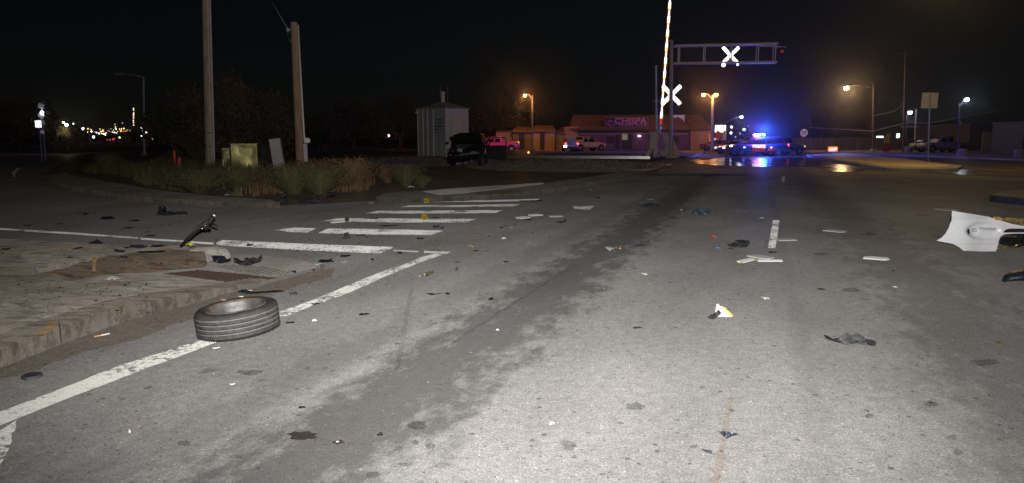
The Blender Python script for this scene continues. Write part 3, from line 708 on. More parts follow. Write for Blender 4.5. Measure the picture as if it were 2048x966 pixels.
# --- metal cabinets
def cabinet(x0, y0, x1, y1, Y, m, label, dep=.5, name='electrical_cabinet', rz=0, legs=False, door=True):
    a = P(x0, y0, Y); b = P(x1, y1, Y); w = b.x-a.x; h = max(.2, a.z-.0)
    r = empty(name, ((a.x+b.x)/2, Y+dep/2, 0), rz, label, 'cabinet')
    body = MB().box((0, 0, h/2), (w, dep, h), ch=.01)
    body.build('body', m, r)
    if door:
        z = (b.z if b.z > 0 else 0)
        # dented front door sheet
        dd = MB(); n = 12; vs = []
        for j in range(n+1):
            for i in range(n+1):
                x = -w/2+.02+(w-.04)*i/n; zz = .03+(h-.07)*j/n
                e = min(i, n-i, j, n-j)
                vs.append((x, -dep/2-.012-(noise.noise(Vector((x*2.3+x0, zz*1.6, 1)))*.03 if e > 0 else 0), zz))
        dd.add(vs, [(j*(n+1)+i, j*(n+1)+i+1, (j+1)*(n+1)+i+1, (j+1)*(n+1)+i) for j in range(n) for i in range(n)], 0, True)
        dd.build('door', m, r)
        MB().box((w*.38, -dep/2-.03, h*.55), (.03, .03, .12), ch=.008).build('handle', M_galvd, r)
    MB().box((0, -.01, h+.012), (w+.05, dep+.07, .03), ch=.008).build('lid', m, r)
    return r
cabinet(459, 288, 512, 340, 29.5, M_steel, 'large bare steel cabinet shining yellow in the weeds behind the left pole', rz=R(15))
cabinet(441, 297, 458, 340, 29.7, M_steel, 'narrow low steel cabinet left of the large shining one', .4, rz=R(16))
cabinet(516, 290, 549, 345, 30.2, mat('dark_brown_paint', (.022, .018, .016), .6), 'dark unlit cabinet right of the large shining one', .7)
b = G(562, 352); r = empty('utility_pedestal', b, R(6), 'tilted grey metal pedestal leaning in the weeds left of the brown pole', 'cabinet')
o = MB().box((0, 0, .82), (.42, .22, 1.35), ch=.02).build('body', M_gpaint, r); o.rotation_euler = (0, R(-7), 0)
o = MB().box((0.02, 0, .82), (.44, .25, .02)).build('latch', M_galvd, r); o.rotation_euler = (0, R(-7), 0)
MB().box((.05, 0, .08), (.3, .2, .3), ch=.02).build('base', M_galvd, r)
for (x, y0, y1, lab, wb) in ((349, 303, 343, 'taller orange marker post left of its white footed neighbour', False), (357, 317, 353, 'shorter orange marker post with a white lower half', True)):
    b = G(x+1, y1); top = P(x-1 if not wb else x+1.5, y0, b.y)-b
    r = empty('marker_post', b, 0, lab, 'marker post')
    mo = mat('orange_post_plastic', (.75, .09, .03), .5) if 'orange_post_plastic' not in MATS else MATS['orange_post_plastic']
    if wb: MB().tube((0, 0, 0), top*.52, .055).build('sleeve', M_white, r); MB().tube(top*.52, top, .058).ball(top, .058, 8, 5).build('post', mo, r)
    else: MB().tube((0, 0, 0), top, .06).ball(top, .06, 8, 5).build('post', mo, r)

# --- signal hut on the mound
Yh = 48.0
hb = P(885, 318, Yh); zg = hb.z
M_hut = mat('hut_sheet_metal', (.62, .60, .60), .38, .45, .1, 1.2)
M_hutp = mat('hut_painted_panel', (.50, .51, .55), .5, .2, .08, 3)
cx0, cx1, cx2 = P(835, 250, Yh).x, P(895, 250, Yh).x, P(937, 250, Yh).x
ze = P(885, 219, Yh).z; hh = ze
hut = empty('signal_hut', (cx1, Yh-1.2, 0), 0, 'small white metal equipment hut with a roof vent behind the wrecked car', 'hut')
o0 = hut.location
A = Vector((cx0, Yh+.2, 0))-o0; B = Vector((0, 0, 0)); Cc = Vector((cx2, Yh-.1, 0))-o0; D = A+Cc-B
A.z = B.z = Cc.z = D.z = 0
def wallpanel(a, b, z0, z1, m, name='wall_panel', off=0.0, t=.06):
    d = (b-a); n = Vector((d.y, -d.x, 0)).normalized()
    ang = math.atan2(d.y, d.x)
    return MB().box((a+b)/2+n*off+Vector((0, 0, (z0+z1)/2)), (d.length-.01, t, z1-z0), Matrix.Rotation(ang, 3, 'Z'), ch=.01).build(name, m, hut)
MB().prism([(A.x*.97, A.y), (0, .05), (Cc.x*.97, Cc.y+.03), (D.x, D.y-.1)], 0.1, hh-.02).build('wall', M_hut, hut)
ks = (0, .19, .36, .56, 1)
for i in range(4):
    wallpanel(A.lerp(B, ks[i]), A.lerp(B, ks[i+1]), .08, hh, M_hutp if i == 3 else M_hut)
wallpanel(B, B.lerp(Cc, .96), .08, hh, M_hutp)
dr = wallpanel(B.lerp(Cc, .28), B.lerp(Cc, .84), .4, hh-.5, M_hut, 'door', .05, .05)
for k in ks:
    p = A.lerp(B, k); MB().box((p.x, p.y-.05, hh/2+.1), (.06, .07, hh-.2), ch=.01).build('seam_rib', M_galv, hut)
MB().box((Cc.x-.03, Cc.y-.04, hh/2+.1), (.07, .07, hh-.2), ch=.01).build('seam_rib', M_galv, hut)
ap = (A+Cc+B+D)/4; e = 1.06
rf = MB(); ring = [ap+(p-ap)*e+Vector((0, 0, hh)) for p in (A, B, Cc, D)]
apx = ap+Vector((0, 0, hh+.5))
rf.add(ring+[p+Vector((0, 0, .07)) for p in ring]+[apx+Vector((0, 0, .07))], [(0, 1, 5, 4), (1, 2, 6, 5), (2, 3, 7, 6), (3, 0, 4, 7), (4, 5, 8), (5, 6, 8), (6, 7, 8), (7, 4, 8), (3, 2, 1, 0)])
rf.build('roof', M_galvd, hut)
vn = P(885, 206, Yh)-o0
MB().tube(apx, apx+Vector((0, 0, .62)), .14, n=12).build('roof_vent', M_galv, hut); MB().lathe([(.001, .16), (.2, .04), (.2, 0), (.12, -.03)], 14, apx+Vector((0, 0, .62))).build('vent_cap', M_galv, hut)
MB().tube(apx+Vector((.35, 0, 0)), apx+Vector((.35, 0, 1.2)), .012).tube(apx+Vector((-.15, 0, .3)), apx+Vector((-.15, 0, 1.15)), .012).build('antenna', M_galvd, hut)
MB().box((A.x-.05, A.y-.15, hh-.2), (.18, .2, .14), ch=.03).build('corner_lamp', M_galv, hut)
# stencilled lines on the panel left of the corner: too small to read in the photograph
M_trimh = mat('faded_black_stencil', (.12, .12, .13), .6); txm = MB(); rt = random.Random(2); dd = (B-A).normalized(); nn = Vector((dd.y, -dd.x, 0))
for row in range(5):
    z = hh-.72-row*.215; x = .62+rt.uniform(0, .015)
    while x < .93:
        w = rt.uniform(.03, .07); p = A.lerp(B, x)+nn*.036
        if rt.random() > .15: txm.box(p+Vector((0, 0, z)), (w, .006, .11), Matrix.Rotation(math.atan2(dd.y, dd.x), 3, 'Z'))
        x += (w+.02)/(B-A).length
txm.build('stencilled_notice', M_trimh, hut)['kind'] = 'stuff'

# ================================================================ VEHICLES
M_glass = mat('dark_car_glass', (.01, .012, .015), .08, 0, 0.1, 3, spec=.6)
M_rubber = mat('tyre_rubber', (.018, .018, .019), .8, 0, .3, 20)
M_rim = mat('alloy_rim', (.45, .45, .46), .35, .9, .1, 10)
def loft_body(L, W, sect, m, name, root, crumple=None, sm=True):
    """sect: list of (x, z_low, z_top, half_width) stations; rounded-box sections"""
    mb = MB(); vs = []; n = 16
    for x, zl, zt, hw in sect:
        for i in range(n):
            a = 2*math.pi*(i+.5)/n; ca, sa = math.cos(a), math.sin(a)
            ex = 0.38
            y = hw*math.copysign(abs(ca)**ex, ca); z = (zl+zt)/2+(zt-zl)/2*math.copysign(abs(sa)**ex, sa)
            if z > (zl+zt)/2: y *= 1-.10*((z-(zl+zt)/2)/max(.01, (zt-zl)/2))**2
            p = Vector((x, y, z))
            if crumple: p = crumple(p)
            vs.append(p)
    k = len(sect)
    fs = [(j*n+i, (j+1)*n+i, (j+1)*n+(i+1) % n, j*n+(i+1) % n) for j in range(k-1) for i in range(n)]
    fs += [tuple(range(n)), tuple(reversed(range((k-1)*n, k*n)))]
    mb.add(vs, fs, 0, sm)
    return mb.build(name, m, root)
def wheel(root, x, y, r=.34, w=.23, steer=0, name='wheel'):
    s = 1 if y > 0 else -1
    e = MB().lathe([(r*.6, -w/2), (r*.93, -w/2), (r, -w/2+.04), (r, w/2-.04), (r*.93, w/2), (r*.6, w/2)], 24).xf(lambda v: Vector((v.x, v.z, v.y))).build(name, M_rubber, root, (x, y, r), (0, 0, steer))
    rm = MB().lathe([(r*.62, w*.5), (r*.58, w*.42), (r*.5, w*.25), (.001, w*.3)], 18)
    for k in range(5):
        a = 2*math.pi*k/5; rm.box((math.cos(a)*r*.32, math.sin(a)*r*.32, w*.4), (r*.55, .05, .04), Matrix.Rotation(a, 3, 'Z'))
    rm.xf(lambda v: Vector((v.x, s*v.z, v.y))).build('rim', M_rim, e)
    return e
def car(name, label, cat, loc, rz, paint, style='sedan', head=None, tail=None, group=None, L=4.7, W=1.82, crumple=None):
    r = empty(name, loc, rz, label, cat, group)
    hood = {'sedan': .95, 'suv': 1.08, 'pickup': 1.12}[style]; roof = {'sedan': 1.45, 'suv': 1.72, 'pickup': 1.82}[style]
    zl = {'sedan': .24, 'suv': .3, 'pickup': .42}[style]; f = L/2; hw = W/2
    if style == 'pickup':
        sect = [(f, zl+.15, hood-.2, hw*.86), (f-.12, zl, hood-.1, hw*.95), (f-.5, zl, hood-.02, hw), (f-1.4, zl, hood+.06, hw), (f-2.2, zl, hood+.1, hw), (-.1*L, zl, hood+.1, hw), (-f+1.6, zl, hood+.08, hw), (-f+.1, zl, hood+.08, hw), (-f, zl+.1, hood+.05, hw*.97)]
        cab = [(f-1.35, hood, hood+.06, hw*.9), (f-2.0, hood, roof-.05, hw*.84), (f-2.6, hood, roof, hw*.84), (f-3.5, hood, roof-.02, hw*.84), (f-3.75, hood, hood+.1, hw*.88)]
    elif style == 'suv':
        sect = [(f, zl+.15, hood-.3, hw*.8), (f-.15, zl, hood-.15, hw*.93), (f-.6, zl, hood-.04, hw), (f-1.3, zl, hood, hw), (0, zl, hood+.03, hw), (-f+.6, zl, hood+.05, hw), (-f+.1, zl+.02, hood+.02, hw*.96), (-f, zl+.15, hood-.05, hw*.9)]
        cab = [(f-1.15, hood-.05, hood, hw*.9), (f-1.9, hood, roof-.08, hw*.82), (f-2.6, hood, roof, hw*.82), (-f+.8, hood, roof-.02, hw*.82), (-f+.15, hood, hood+.1, hw*.86)]
    else:
        sect = [(f, zl+.15, hood-.35, hw*.75), (f-.15, zl, hood-.22, hw*.9), (f-.7, zl, hood-.08, hw), (f-1.4, zl, hood-.02, hw), (0, zl, hood, hw), (-f+1.0, zl, hood+.05, hw), (-f+.15, zl+.05, hood+.02, hw*.95), (-f, zl+.15, hood-.1, hw*.85)]
        cab = [(f-1.3, hood-.06, hood-.01, hw*.88), (f-2.1, hood-.05, roof-.06, hw*.8), (f-2.6, hood-.05, roof, hw*.79), (-f+1.6, hood-.05, roof-.04, hw*.79), (-f+.75, hood-.03, hood+.06, hw*.84)]
    if crumple:
        def sub(s, n=5): return [tuple(a[i]+(b[i]-a[i])*k/n for i in range(4)) for a, b in zip(s[:-1], s[1:]) for k in range(n)]+[s[-1]]
        sect = sub(sect); 
    loft_body(L, W, sect, paint, 'body', r, crumple, not crumple)
    loft_body(L, W, cab, paint, 'cabin', r, crumple)
    # windows: side glass, windscreen and rear glass, set just proud of the cabin
    x1, x2 = cab[1][0], cab[-2][0]; zt = roof-.1; zb = hood+.06; y = cab[2][3]*1.005
    for s in (-1, 1):
        for a, b in ((x1+.35, (x1+x2)/2+.05), ((x1+x2)/2-.05, x2-(.25 if style != 'pickup' else -.1))):
            sl = .45 if a > (x1+x2)/2 else .02
            pts = [(a+.05 if sl > .1 else a, y*1.0, zb), (b, y, zb), (b+.02, y*.93, zt), (a-sl if sl > .1 else a-.02, y*.93, zt)]
            pts = [(p[0], s*(p[1]+.012), p[2]) for p in pts]
            MB().add(pts+[(p[0], p[1]-s*.02, p[2]) for p in pts], [(0, 1, 2, 3), (3, 2, 1, 0), (0, 1, 5, 4), (2, 3, 7, 6)]).build('window', M_glass, r)
    a, b = cab[0], cab[1]; yw = .78*hw
    pts = [(a[0]-.12, yw, zb), (a[0]-.12, -yw, zb), (b[0]+.1, -yw*.92, zt), (b[0]+.1, yw*.92, zt)]
    MB().add(pts+[(p[0]-.05, p[1], p[2]-.02) for p in pts], [(0, 1, 2, 3), (3, 2, 1, 0), (0, 1, 5, 4), (2, 3, 7, 6)]).build('windscreen', M_glass, r)
    a, b = cab[-1], cab[-2]
    pts = [(a[0]+.02, -yw, zb+.04), (a[0]+.02, yw, zb+.04), (b[0]-.06, yw*.9, zt), (b[0]-.06, -yw*.9, zt)]
    MB().add(pts+[(p[0]+.05, p[1], p[2]-.02) for p in pts], [(0, 1, 2, 3), (3, 2, 1, 0), (0, 1, 5, 4), (2, 3, 7, 6)]).build('rear_window', M_glass, r)
    wr = .34 if style != 'pickup' else .4
    for x in (f-.85, -f+.9):
        for s in (-1, 1):
            if crumple and x > 0 and s < 0: continue
            ac = MB().lathe([(wr*1.18, 0), (.001, .0)], 22).xf(lambda v: Vector((v.x, v.z, v.y))).build('wheel_arch', M_black, r, (x, s*(hw+.004), wr+.03))
            wheel(r, x, s*(hw-.1), wr)
    for s in (-1, 1):
        if not crumple: MB().box((f-.06, s*hw*.68, hood-.3 if style != 'pickup' else hood-.32), (.14, .3, .16), ch=.04).build('headlight', head or M_glass, r)
        MB().box((-f+.03, s*hw*.8, hood-.12), (.1, .22, .2 if style != 'pickup' else .35), ch=.03).build('taillight', tail or M_lens_dark, r)
        MB().box((f-1.7, s*(hw+.1), hood+.1), (.14, .18, .13), ch=.04).build('mirror', paint, r)
    if not crumple: MB().box((f+.0, 0, zl+.18), (.14, W*.86, .2), ch=.06).build('bumper', M_black, r)
    MB().box((-f-.02, 0, zl+.18), (.14, W*.86, .2), ch=.06).build('bumper', M_galvd if style == 'pickup' else M_black, r)
    MB().box((-f-.02, 0, hood-.35), (.02, .34, .14)).build('licence_plate', M_dwhite, r)
    for s in (-1, 1):
        mbx = MB()
        for x in (f-1.55, -.05*L, -f+1.5):
            mbx.box((x, s*(hw+.001), (zl+hood)/2), (.012, .012, hood-zl-.28))
        mbx.build('door_seam', M_black, r)
    return r
# wrecked dark car: smashed front towards the camera
M_wreck = mat('dark_blue_black_car_paint', (.012, .015, .022), .3, .2, .3, 4, coat=.5)
def crump(p):
    q = p.copy(); k = max(0, min(1, (p.x-.35)/1.2)); n = noise.noise_vector(p*2.6)*.30+noise.noise_vector(p*6.5)*.14
    q += n*k; q.x -= k*.75*(.6+.5*noise.noise(Vector((p.y*1.4, p.z*2, 3)))); q.z = max(.1, q.z-(.12*k if p.y < 0 else -.05*k)); return q
wb = G(934, 337); ang = math.atan2(-1, -.06)
wk = car('wrecked_car', 'wrecked dark car with crushed front end standing on the dirt before the hut', 'car', (wb.x-.05, wb.y+1.9, 0.09), ang, M_wreck, 'suv', L=4.6, W=1.85, crumple=crump)
r3 = random.Random(8)
eng = MB()
for i in range(46):
    eng.box((r3.uniform(.7, 1.65), r3.uniform(-.8, .8), r3.uniform(.25, .85)), (r3.uniform(.05, .35), r3.uniform(.04, .3), r3.uniform(.03, .22)), Matrix.Rotation(r3.uniform(0, 6), 3, Vector((r3.random(), r3.random(), r3.random())).normalized()), ch=.012, mi=r3.randint(0, 3))
eng.build('smashed_engine_bay', [M_dark, M_galvd, M_darkg, M_galv], wk)
hs = MB()
for i in range(12):
    a = Vector((r3.uniform(.9, 1.6), r3.uniform(-.85, .85), r3.uniform(.3, .9))); pts = [a]
    for k in range(4): a = a+Vector((r3.uniform(-.1, .22), r3.uniform(-.2, .2), r3.uniform(-.2, .06))); a.z = max(.03, a.z); pts.append(a)
    hs.path(pts, .018, 5, r3.randint(0, 1))
hs.build('torn_wiring', [M_dark, M_galvd], wk)
MB().lathe([(.34, 0), (.34, .2), (.2, .2), (.2, 0)], 22).xf(lambda v: Vector((v.x, v.z, v.y))).build('bent_wheel', M_rubber, wk, (1.15, -.8, .33), (R(12), 0, R(28)))
hd = MB(); vs = []; n = 10
for j in range(n+1):
    for i in range(n+1):
        u, v = i/n, j/n; x = .55+.75*u; y = -.8+1.6*v
        vs.append((x, y, 1.1+.42*math.sin(u*2.6)+noise.noise(Vector((u*3, v*3, 7)))*.14))
hd.add(vs, [(j*(n+1)+i, j*(n+1)+i+1, (j+1)*(n+1)+i+1, (j+1)*(n+1)+i) for j in range(n) for i in range(n)])
hd.build('buckled_bonnet', M_wreck, wk)
# front door flung open to the right of the picture
dm = MB().box((0, .55, .45), (.07, 1.15, .72), ch=.03); dm.build('open_door', M_wreck, wk, (.35, .98, .25), (0, 0, R(-8)))
MB().path([(.0, .1, .8), (.0, .45, 1.22), (.0, 1.05, 1.2), (.0, 1.12, .8)], .03).build('door_window_frame', M_black, wk, (.35, .98, .25), (0, 0, R(-8)))
bp = G(1000, 294.5)
M_pink = mat('red_car_paint', (.85, .28, .48), .35, 0, .06, 2, coat=.6)  # red police light on a white pickup, put into the paint colour
px0 = P(1035, 290, 88).x
car('pickup_truck', 'white pickup with red light painted into its colour parked behind the wrecked car', 'pickup truck', (P(990, 290, 80).x, 80, 0), math.pi, M_pink, 'pickup', tail=emis('pickup_tail_glow', (1, .35, .3), 1.2), L=5.6, W=1.95)
M_wpaint = mat('white_car_paint', (.55, .56, .6), .35, 0, .05, 2, coat=.5)
cs = car('parked_car', 'pale car seen from behind with one bright reverse lamp by the purple club wall', 'car', (P(1140, 290, 84).x, 84, 0), R(90), M_wpaint, 'suv', tail=M_bulb_red, L=4.6, W=1.8)
MB().box((-2.36, .78, .62), (.04, .3, .2)).build('reverse_lamp', M_bulb_w, cs)
car('parked_truck', 'small orange lit pickup parked right of the pale car at the club', 'pickup truck', (P(1167, 290, 85.5).x+.4, 85.5, 0), R(30), mat('tan_truck_paint', (.6, .42, .26), .5), 'pickup', L=4.9, W=1.8)
car('parked_car', 'dark car with one lit headlamp between the double street lamp and the lit club sign', 'car', (P(1443, 290, 82).x, 82, 0), R(10), mat('maroon_car_paint', (.06, .02, .025), .4), 'sedan', head=M_bulb_o2)
# police car
M_ppaint = mat('navy_police_paint', (.015, .02, .05), .3, 0, .1, 3, coat=.5)
M_pred = retro('red_reflective_decal', (.9, .10, .08), .6, .22)
Yp = G(1520, 312.5).y
pc = car('police_car', 'police car standing broadside on the wet road with bright blue flashing roof lights', 'police car', (P(1513, 300, Yp).x, Yp, 0), math.pi, M_ppaint, 'suv', head=M_glass, tail=M_bulb_red, L=4.95, W=1.95)
lb = MB().box((-.2, 0, 1.81), (.35, 1.25, .12), ch=.04).build('light_bar', M_glass, pc)
for s in range(5):
    MB().box((-.2, -.5+s*.25, 1.84), (.55, .2, .16), ch=.03).build('strobe', M_bulb_cyan if s < 3 else M_bulb_blue, lb)
MB().box((.12, -.62, 1.83), (.1, .02, .1)).build('strobe', M_bulb_red, lb)
dp = MB().box((.15, 0, .72), (1.05, .02, .6), ch=.005).build('door_decal', M_pred, pc, (0, .985, 0)); dp['label'] = 'red reflective door panel'
MB().add([(-1.1, 0, .45), (-.55, 0, .45), (-.8, 0, .85), (-1.2, 0, .85), (-1.1, .01, .45), (-.55, .01, .45), (-.8, .01, .85), (-1.2, .01, .85)], [(0, 1, 2, 3), (7, 6, 5, 4), (0, 4, 5, 1), (2, 6, 7, 3)]).build('stripe_decal', M_pred, pc, (0, .988, 0))
tx = text_mesh('POLICE', .34, .006, 'lettering', M_retw, pc, (.15, 1.005, .86), (math.pi/2, 0, math.pi), bold=.008)
for x, mm in ((1.4, M_bulb_blue), (-.9, M_bulb_blue)):
    MB().box((x, .99, .78), (.12, .03, .07)).build('side_strobe', mm, pc)
MB().box((2.42, .6, .9), (.1, .24, .1)).build('grille_strobe', M_bulb_w, pc)
point('police_strobe_light', (P(1519, 300, Yp).x, Yp-.9, 2.2), (.015, .10, 1.0), 4200, .25)
point('police_red_light', (P(1509, 300, Yp).x, Yp-1.0, 2.0), (1, .05, .10), 350, .2)
rs_l = bpy.data.lights.new('added_red_beam', 'SPOT'); rs_o = bpy.data.objects.new('added_red_beam', rs_l); COL.objects.link(rs_o)  # added spot at the police car, only to redden the far pickup
rs_o.location = (P(1505, 300, Yp).x, Yp-1.0, 2.0); rs_l.color = (1, .03, .12); rs_l.energy = 16000; rs_l.spot_size = R(7); rs_l.spot_blend = .6; rs_l.shadow_soft_size = .15
rs_o.rotation_euler = (Vector((P(995, 290, 80).x, 79, 1.0))-rs_o.location).to_track_quat('-Z', 'Y').to_euler()
car('police_car', 'second police car half hidden left behind the flashing one', 'police car', (P(1478, 300, Yp+8).x, Yp+8, 0), R(200), M_ppaint, 'sedan', head=emis('dim_head_glow', (.9, .85, 1), 2.5), tail=M_bulb_red)
car('parked_car', 'dark car with amber lamps right behind the flashing police car', 'car', (P(1560, 300, Yp+6).x, Yp+6, 0), R(20), mat('black_car_paint', (.015, .015, .017), .35), 'suv', head=emis('dim_amber_glow', (1, .6, .3), 2.5), tail=M_glass)
car('parked_car', 'dim pale pickup parked beyond the back of the square sign on the right', 'pickup truck', (P(1884, 300, 78).x, 78, 0), R(186), mat('grey_car_paint', (.16, .16, .17), .4), 'pickup', L=5.4)
car('parked_car', 'dark car with a small amber lamp left of the dim pale pickup', 'car', (P(1852, 300, 80).x, 80, 0), R(15), MATS['black_car_paint'], 'sedan', head=emis('small_amber', (1, .5, .15), 2))
# ================================================================ BUILDINGS
M_purple = mat('purple_stucco', (.17, .10, .18), .85, 0, .1, 2)
M_peach = mat('peach_stucco', (.52, .33, .22), .85, 0, .1, 2)
M_roof = mat('brown_shingles', (.34, .20, .11), .9, 0, .25, 3)
M_trim = mat('dark_trim', (.05, .05, .06), .7)
Yb = 92.0
def bx(px): return P(px, 290, Yb).x
def bz(py): return P(1200, py, Yb).z
def hip(root, x0, x1, y0, y1, z0, z1, m, inset=2.0, over=.4):
    n = 0
    pts = [(x0-over, y0-over, z0), (x1+over, y0-over, z0), (x1+over, y1, z0), (x0-over, y1, z0), (x0+inset, (y0+y1)/2, z1), (x1-inset, (y0+y1)/2, z1)]
    rf = MB().add(pts, [(0, 1, 5, 4), (1, 2, 5), (2, 3, 4, 5), (3, 0, 4), (3, 2, 1, 0)]); o = rf.build('roof', m, root)
    # shingle courses as thin steps
    c = MB()
    for k in range(1, 9):
        t = k/9; a = Vector(pts[0]).lerp(Vector(pts[4]), t); b = Vector(pts[1]).lerp(Vector(pts[5]), t)
        c.box((a+b)/2+Vector((0, -.01, .03)), ((b-a).length, .06, .03))
    c.build('shingle_course', m, o)['kind'] = 'stuff'
    return o
cl = empty('nightclub_building', (bx(1280), Yb, 0), 0, 'long low purple nightclub with a brown roof and a dark sign board', 'building')
def cb_(mb, name, m): return mb.xf(lambda v: v-cl.location).build(name, m, cl)
x0, x1 = bx(1158), bx(1378); ze = bz(262)
cb_(MB().box(((x0+x1)/2, Yb+5, ze/2), (x1-x0, 10, ze)), 'wall', M_purple)
x2 = bx(1420)
cb_(MB().box(((x1+x2)/2+.05, Yb+4.4, ze/2+.06), (x2-x1-.1, 9.6, ze+.1)), 'wall', M_peach)
cb_(MB().box((bx(1143), Yb+4.6, (ze+.5)/2), (bx(1158)-bx(1129)-.05, 9, ze+.6)), 'wall', M_peach)
cb_(MB().box(((x0+x1)/2, Yb-.25, ze+.02), (x1-x0, .5, .3), ch=.03), 'fascia', M_trim)
cb_(MB().box(((x0+x1)/2, Yb-.05, ze-.35), (x1-x0-.4, .06, .18)), 'wall_stripe', M_peach)
def roofp(px0, px1, zlo, zhi, y0, y1, m, sh=0.0):
    a, b = bx(px0), bx(px1); mb = MB()
    mb.add([(a, y0, zlo), (b, y0, zlo), (b-sh, y1, zhi), (a+sh, y1, zhi), (a, y1*2-y0, zlo), (b, y1*2-y0, zlo)], [(0, 1, 2, 3), (3, 2, 5, 4), (0, 3, 4), (1, 5, 2)])
    return mb
for a, b, sh in ((1140, 1382, .8), (1378, 1424, .5)):
    o = cb_(roofp(a, b, ze+.16, bz(236)+.6, Yb-.6 if a < 1300 else Yb-.9, Yb+5, M_roof, sh), 'roof', M_roof)
    c = MB()
    for k in range(1, 10):
        t = k/10; z = (ze+.16)*(1-t)+(bz(236)+.6)*t; y = (Yb-.6)*(1-t)+(Yb+5)*t
        c.box(((bx(a)+bx(b))/2, y-.03, z+.03), (bx(b)-bx(a)-sh*2*t, .07, .04))
    c.xf(lambda v: v-cl.location).build('shingle_course', M_roof, o)['kind'] = 'stuff'
cb_(MB().box((bx(1251), Yb+.2, bz(244.5)), (bx(1294)-bx(1211)+.2, .22, bz(236)-bz(254)), ch=.03), 'sign_board', mat('dark_sign_face', (.02, .018, .03), .4))
sb = [o for o in cl.children if o.name.startswith('sign_board')][0]
fr = MB()
sx0, sx1, sz0, sz1 = bx(1210), bx(1295), bz(254.5), bz(235.5)
for a, b in (((sx0, sz0), (sx1, sz0)), ((sx1, sz0), (sx1, sz1)), ((sx1, sz1), (sx0, sz1)), ((sx0, sz1), (sx0, sz0))):
    fr.tube((a[0], Yb+.08, a[1]), (b[0], Yb+.08, b[1]), .035, n=6)
cb_(fr, 'sign_frame', mat('pink_edge', (.4, .2, .34), .5))
M_pinklet = mat('pink_letter_face', (.62, .24, .42), .5)
def locl(px, py, dy=0): return Vector((bx(px), Yb+dy, bz(py)))-cl.location
text_mesh('CHISPA', 1.12, .03, 'lettering', M_pinklet, sb, locl(1260, 242.5, .05), (math.pi/2, 0, 0), bold=.03, sx=1.15)
text_mesh('NIGHT CLUB', .48, .03, 'lettering', M_pinklet, sb, locl(1265, 250.5, .05), (math.pi/2, 0, 0), bold=.008, sx=1.3)
# swirl emblem left of the lettering
em = MB()
for k in range(4):
    r_ = .18+.1*k; em.path([locl(1222, 245, .04)+Vector((math.cos(a)*r_*1.2, 0, math.sin(a)*r_)) for a in [k+.35*i for i in range(9)]], .035, 5)
em.build('emblem', M_pinklet, sb)
# door, window, lamp, person-sized dark doorway features
cb_(MB().box((bx(1255)-.02, Yb-.03, bz(283)), (bx(1262)-bx(1243), .16, bz(270)-bz(300)+.1)), 'door', M_trim)
cb_(MB().box((bx(1249), Yb-.13, bz(274)), (bx(1255)-bx(1244), .06, bz(269)-bz(281))), 'door_window', emis('dim_olive_window', (.28, .26, .16), .35))
cb_(MB().box((bx(1235), Yb-.03, bz(286)), (.5, .12, 2.1)), 'side_door', M_trim)
cb_(MB().box((bx(1278), Yb-.12, bz(272)), (.34, .2, .16), ch=.03), 'wall_lamp', emis('wall_lamp_glow', (1, .95, .85), 5))
for px in (1221, 1350): cb_(MB().box((bx(px), Yb-.02, bz(279)), (.9, .1, .8), ch=.01), 'window', M_trim)
# low sheds at the left end
def shed(x0p, x1p, ytop, yroof, label, wall, dy=0, doors=(), flat=False):
    a, b = P(x0p, 290, Yb+dy).x, P(x1p, 290, Yb+dy).x; r = empty('shed', ((a+b)/2, Yb+dy, 0), 0, label, 'shed'); w = b-a; h = P(1100, ytop, Yb+dy).z
    MB().box((0, 2.5, h/2), (w-.04, 5, h)).build('wall', wall, r)
    if not flat:
        z1 = P(1100, yroof, Yb+dy).z
        MB().add([(-w/2-.1, -.4, h), (w/2+.1, -.4, h), (w/2-.2, 2.6, z1), (-w/2+.5, 2.6, z1), (-w/2-.1, 5, h), (w/2+.1, 5, h), (-w/2-.1, -.4, h-.12), (w/2+.1, -.4, h-.12)], [(0, 1, 2, 3), (3, 2, 5, 4), (0, 3, 4), (1, 5, 2), (6, 7, 1, 0)]).build('roof', M_roof, r)
    else: MB().box((0, 2.4, h+.06), (w+.1, 5.3, .12), ch=.02).build('roof', M_trim, r)
    for d0, d1 in doors:
        a_, b_ = P(d0, 290, Yb+dy).x-r.location.x, P(d1, 290, Yb+dy).x-r.location.x
        MB().box(((a_+b_)/2, -.03, h*.46), (b_-a_, .14, h*.88)).build('door', M_trim, r)
    return r
shed(992, 1024, 262.5, 255, 'plain flat orange lit shed at the left end of the row', M_peach, .5, (), True)
shed(1025, 1063, 262, 252, 'brown shed with a wide dark door behind the lone street lamp', mat('brown_siding', (.30, .2, .13), .9), 0, ((1038, 1049),))
shed(1064, 1110, 261, 250, 'orange lit shed with two dark doors next to the club', M_peach, -.2, ((1080, 1089), (1110.5, 1112)))
shed(1111, 1128, 265, 258, 'small peach lean-to against the left end of the club', M_peach, .3)
pb = cl
# pale low wall in front
lw = empty('low_wall', (0, 0, 0), 0, 'low pale concrete edging wall along the club car park', 'wall')
A = G(1020, 298.5); B = G(1300, 303.5)
for i in range(8):
    c = A.lerp(B, (i+.5)/8); d = B-A
    MB().box(c+Vector((0, 0, .14)), (d.length/8-.05, .25, .34), Matrix.Rotation(math.atan2(d.y, d.x), 3, 'Z'), ch=.02).build('wall_block', M_conc2, lw)
# concrete forecourt
sheet('forecourt', [(1000, 301), (1375, 309), (1460, 304), (1460, 295), (1000, 295)], ground_mat('forecourt_concrete', (.3, .24, .17), 'plain'), .005, step=4)
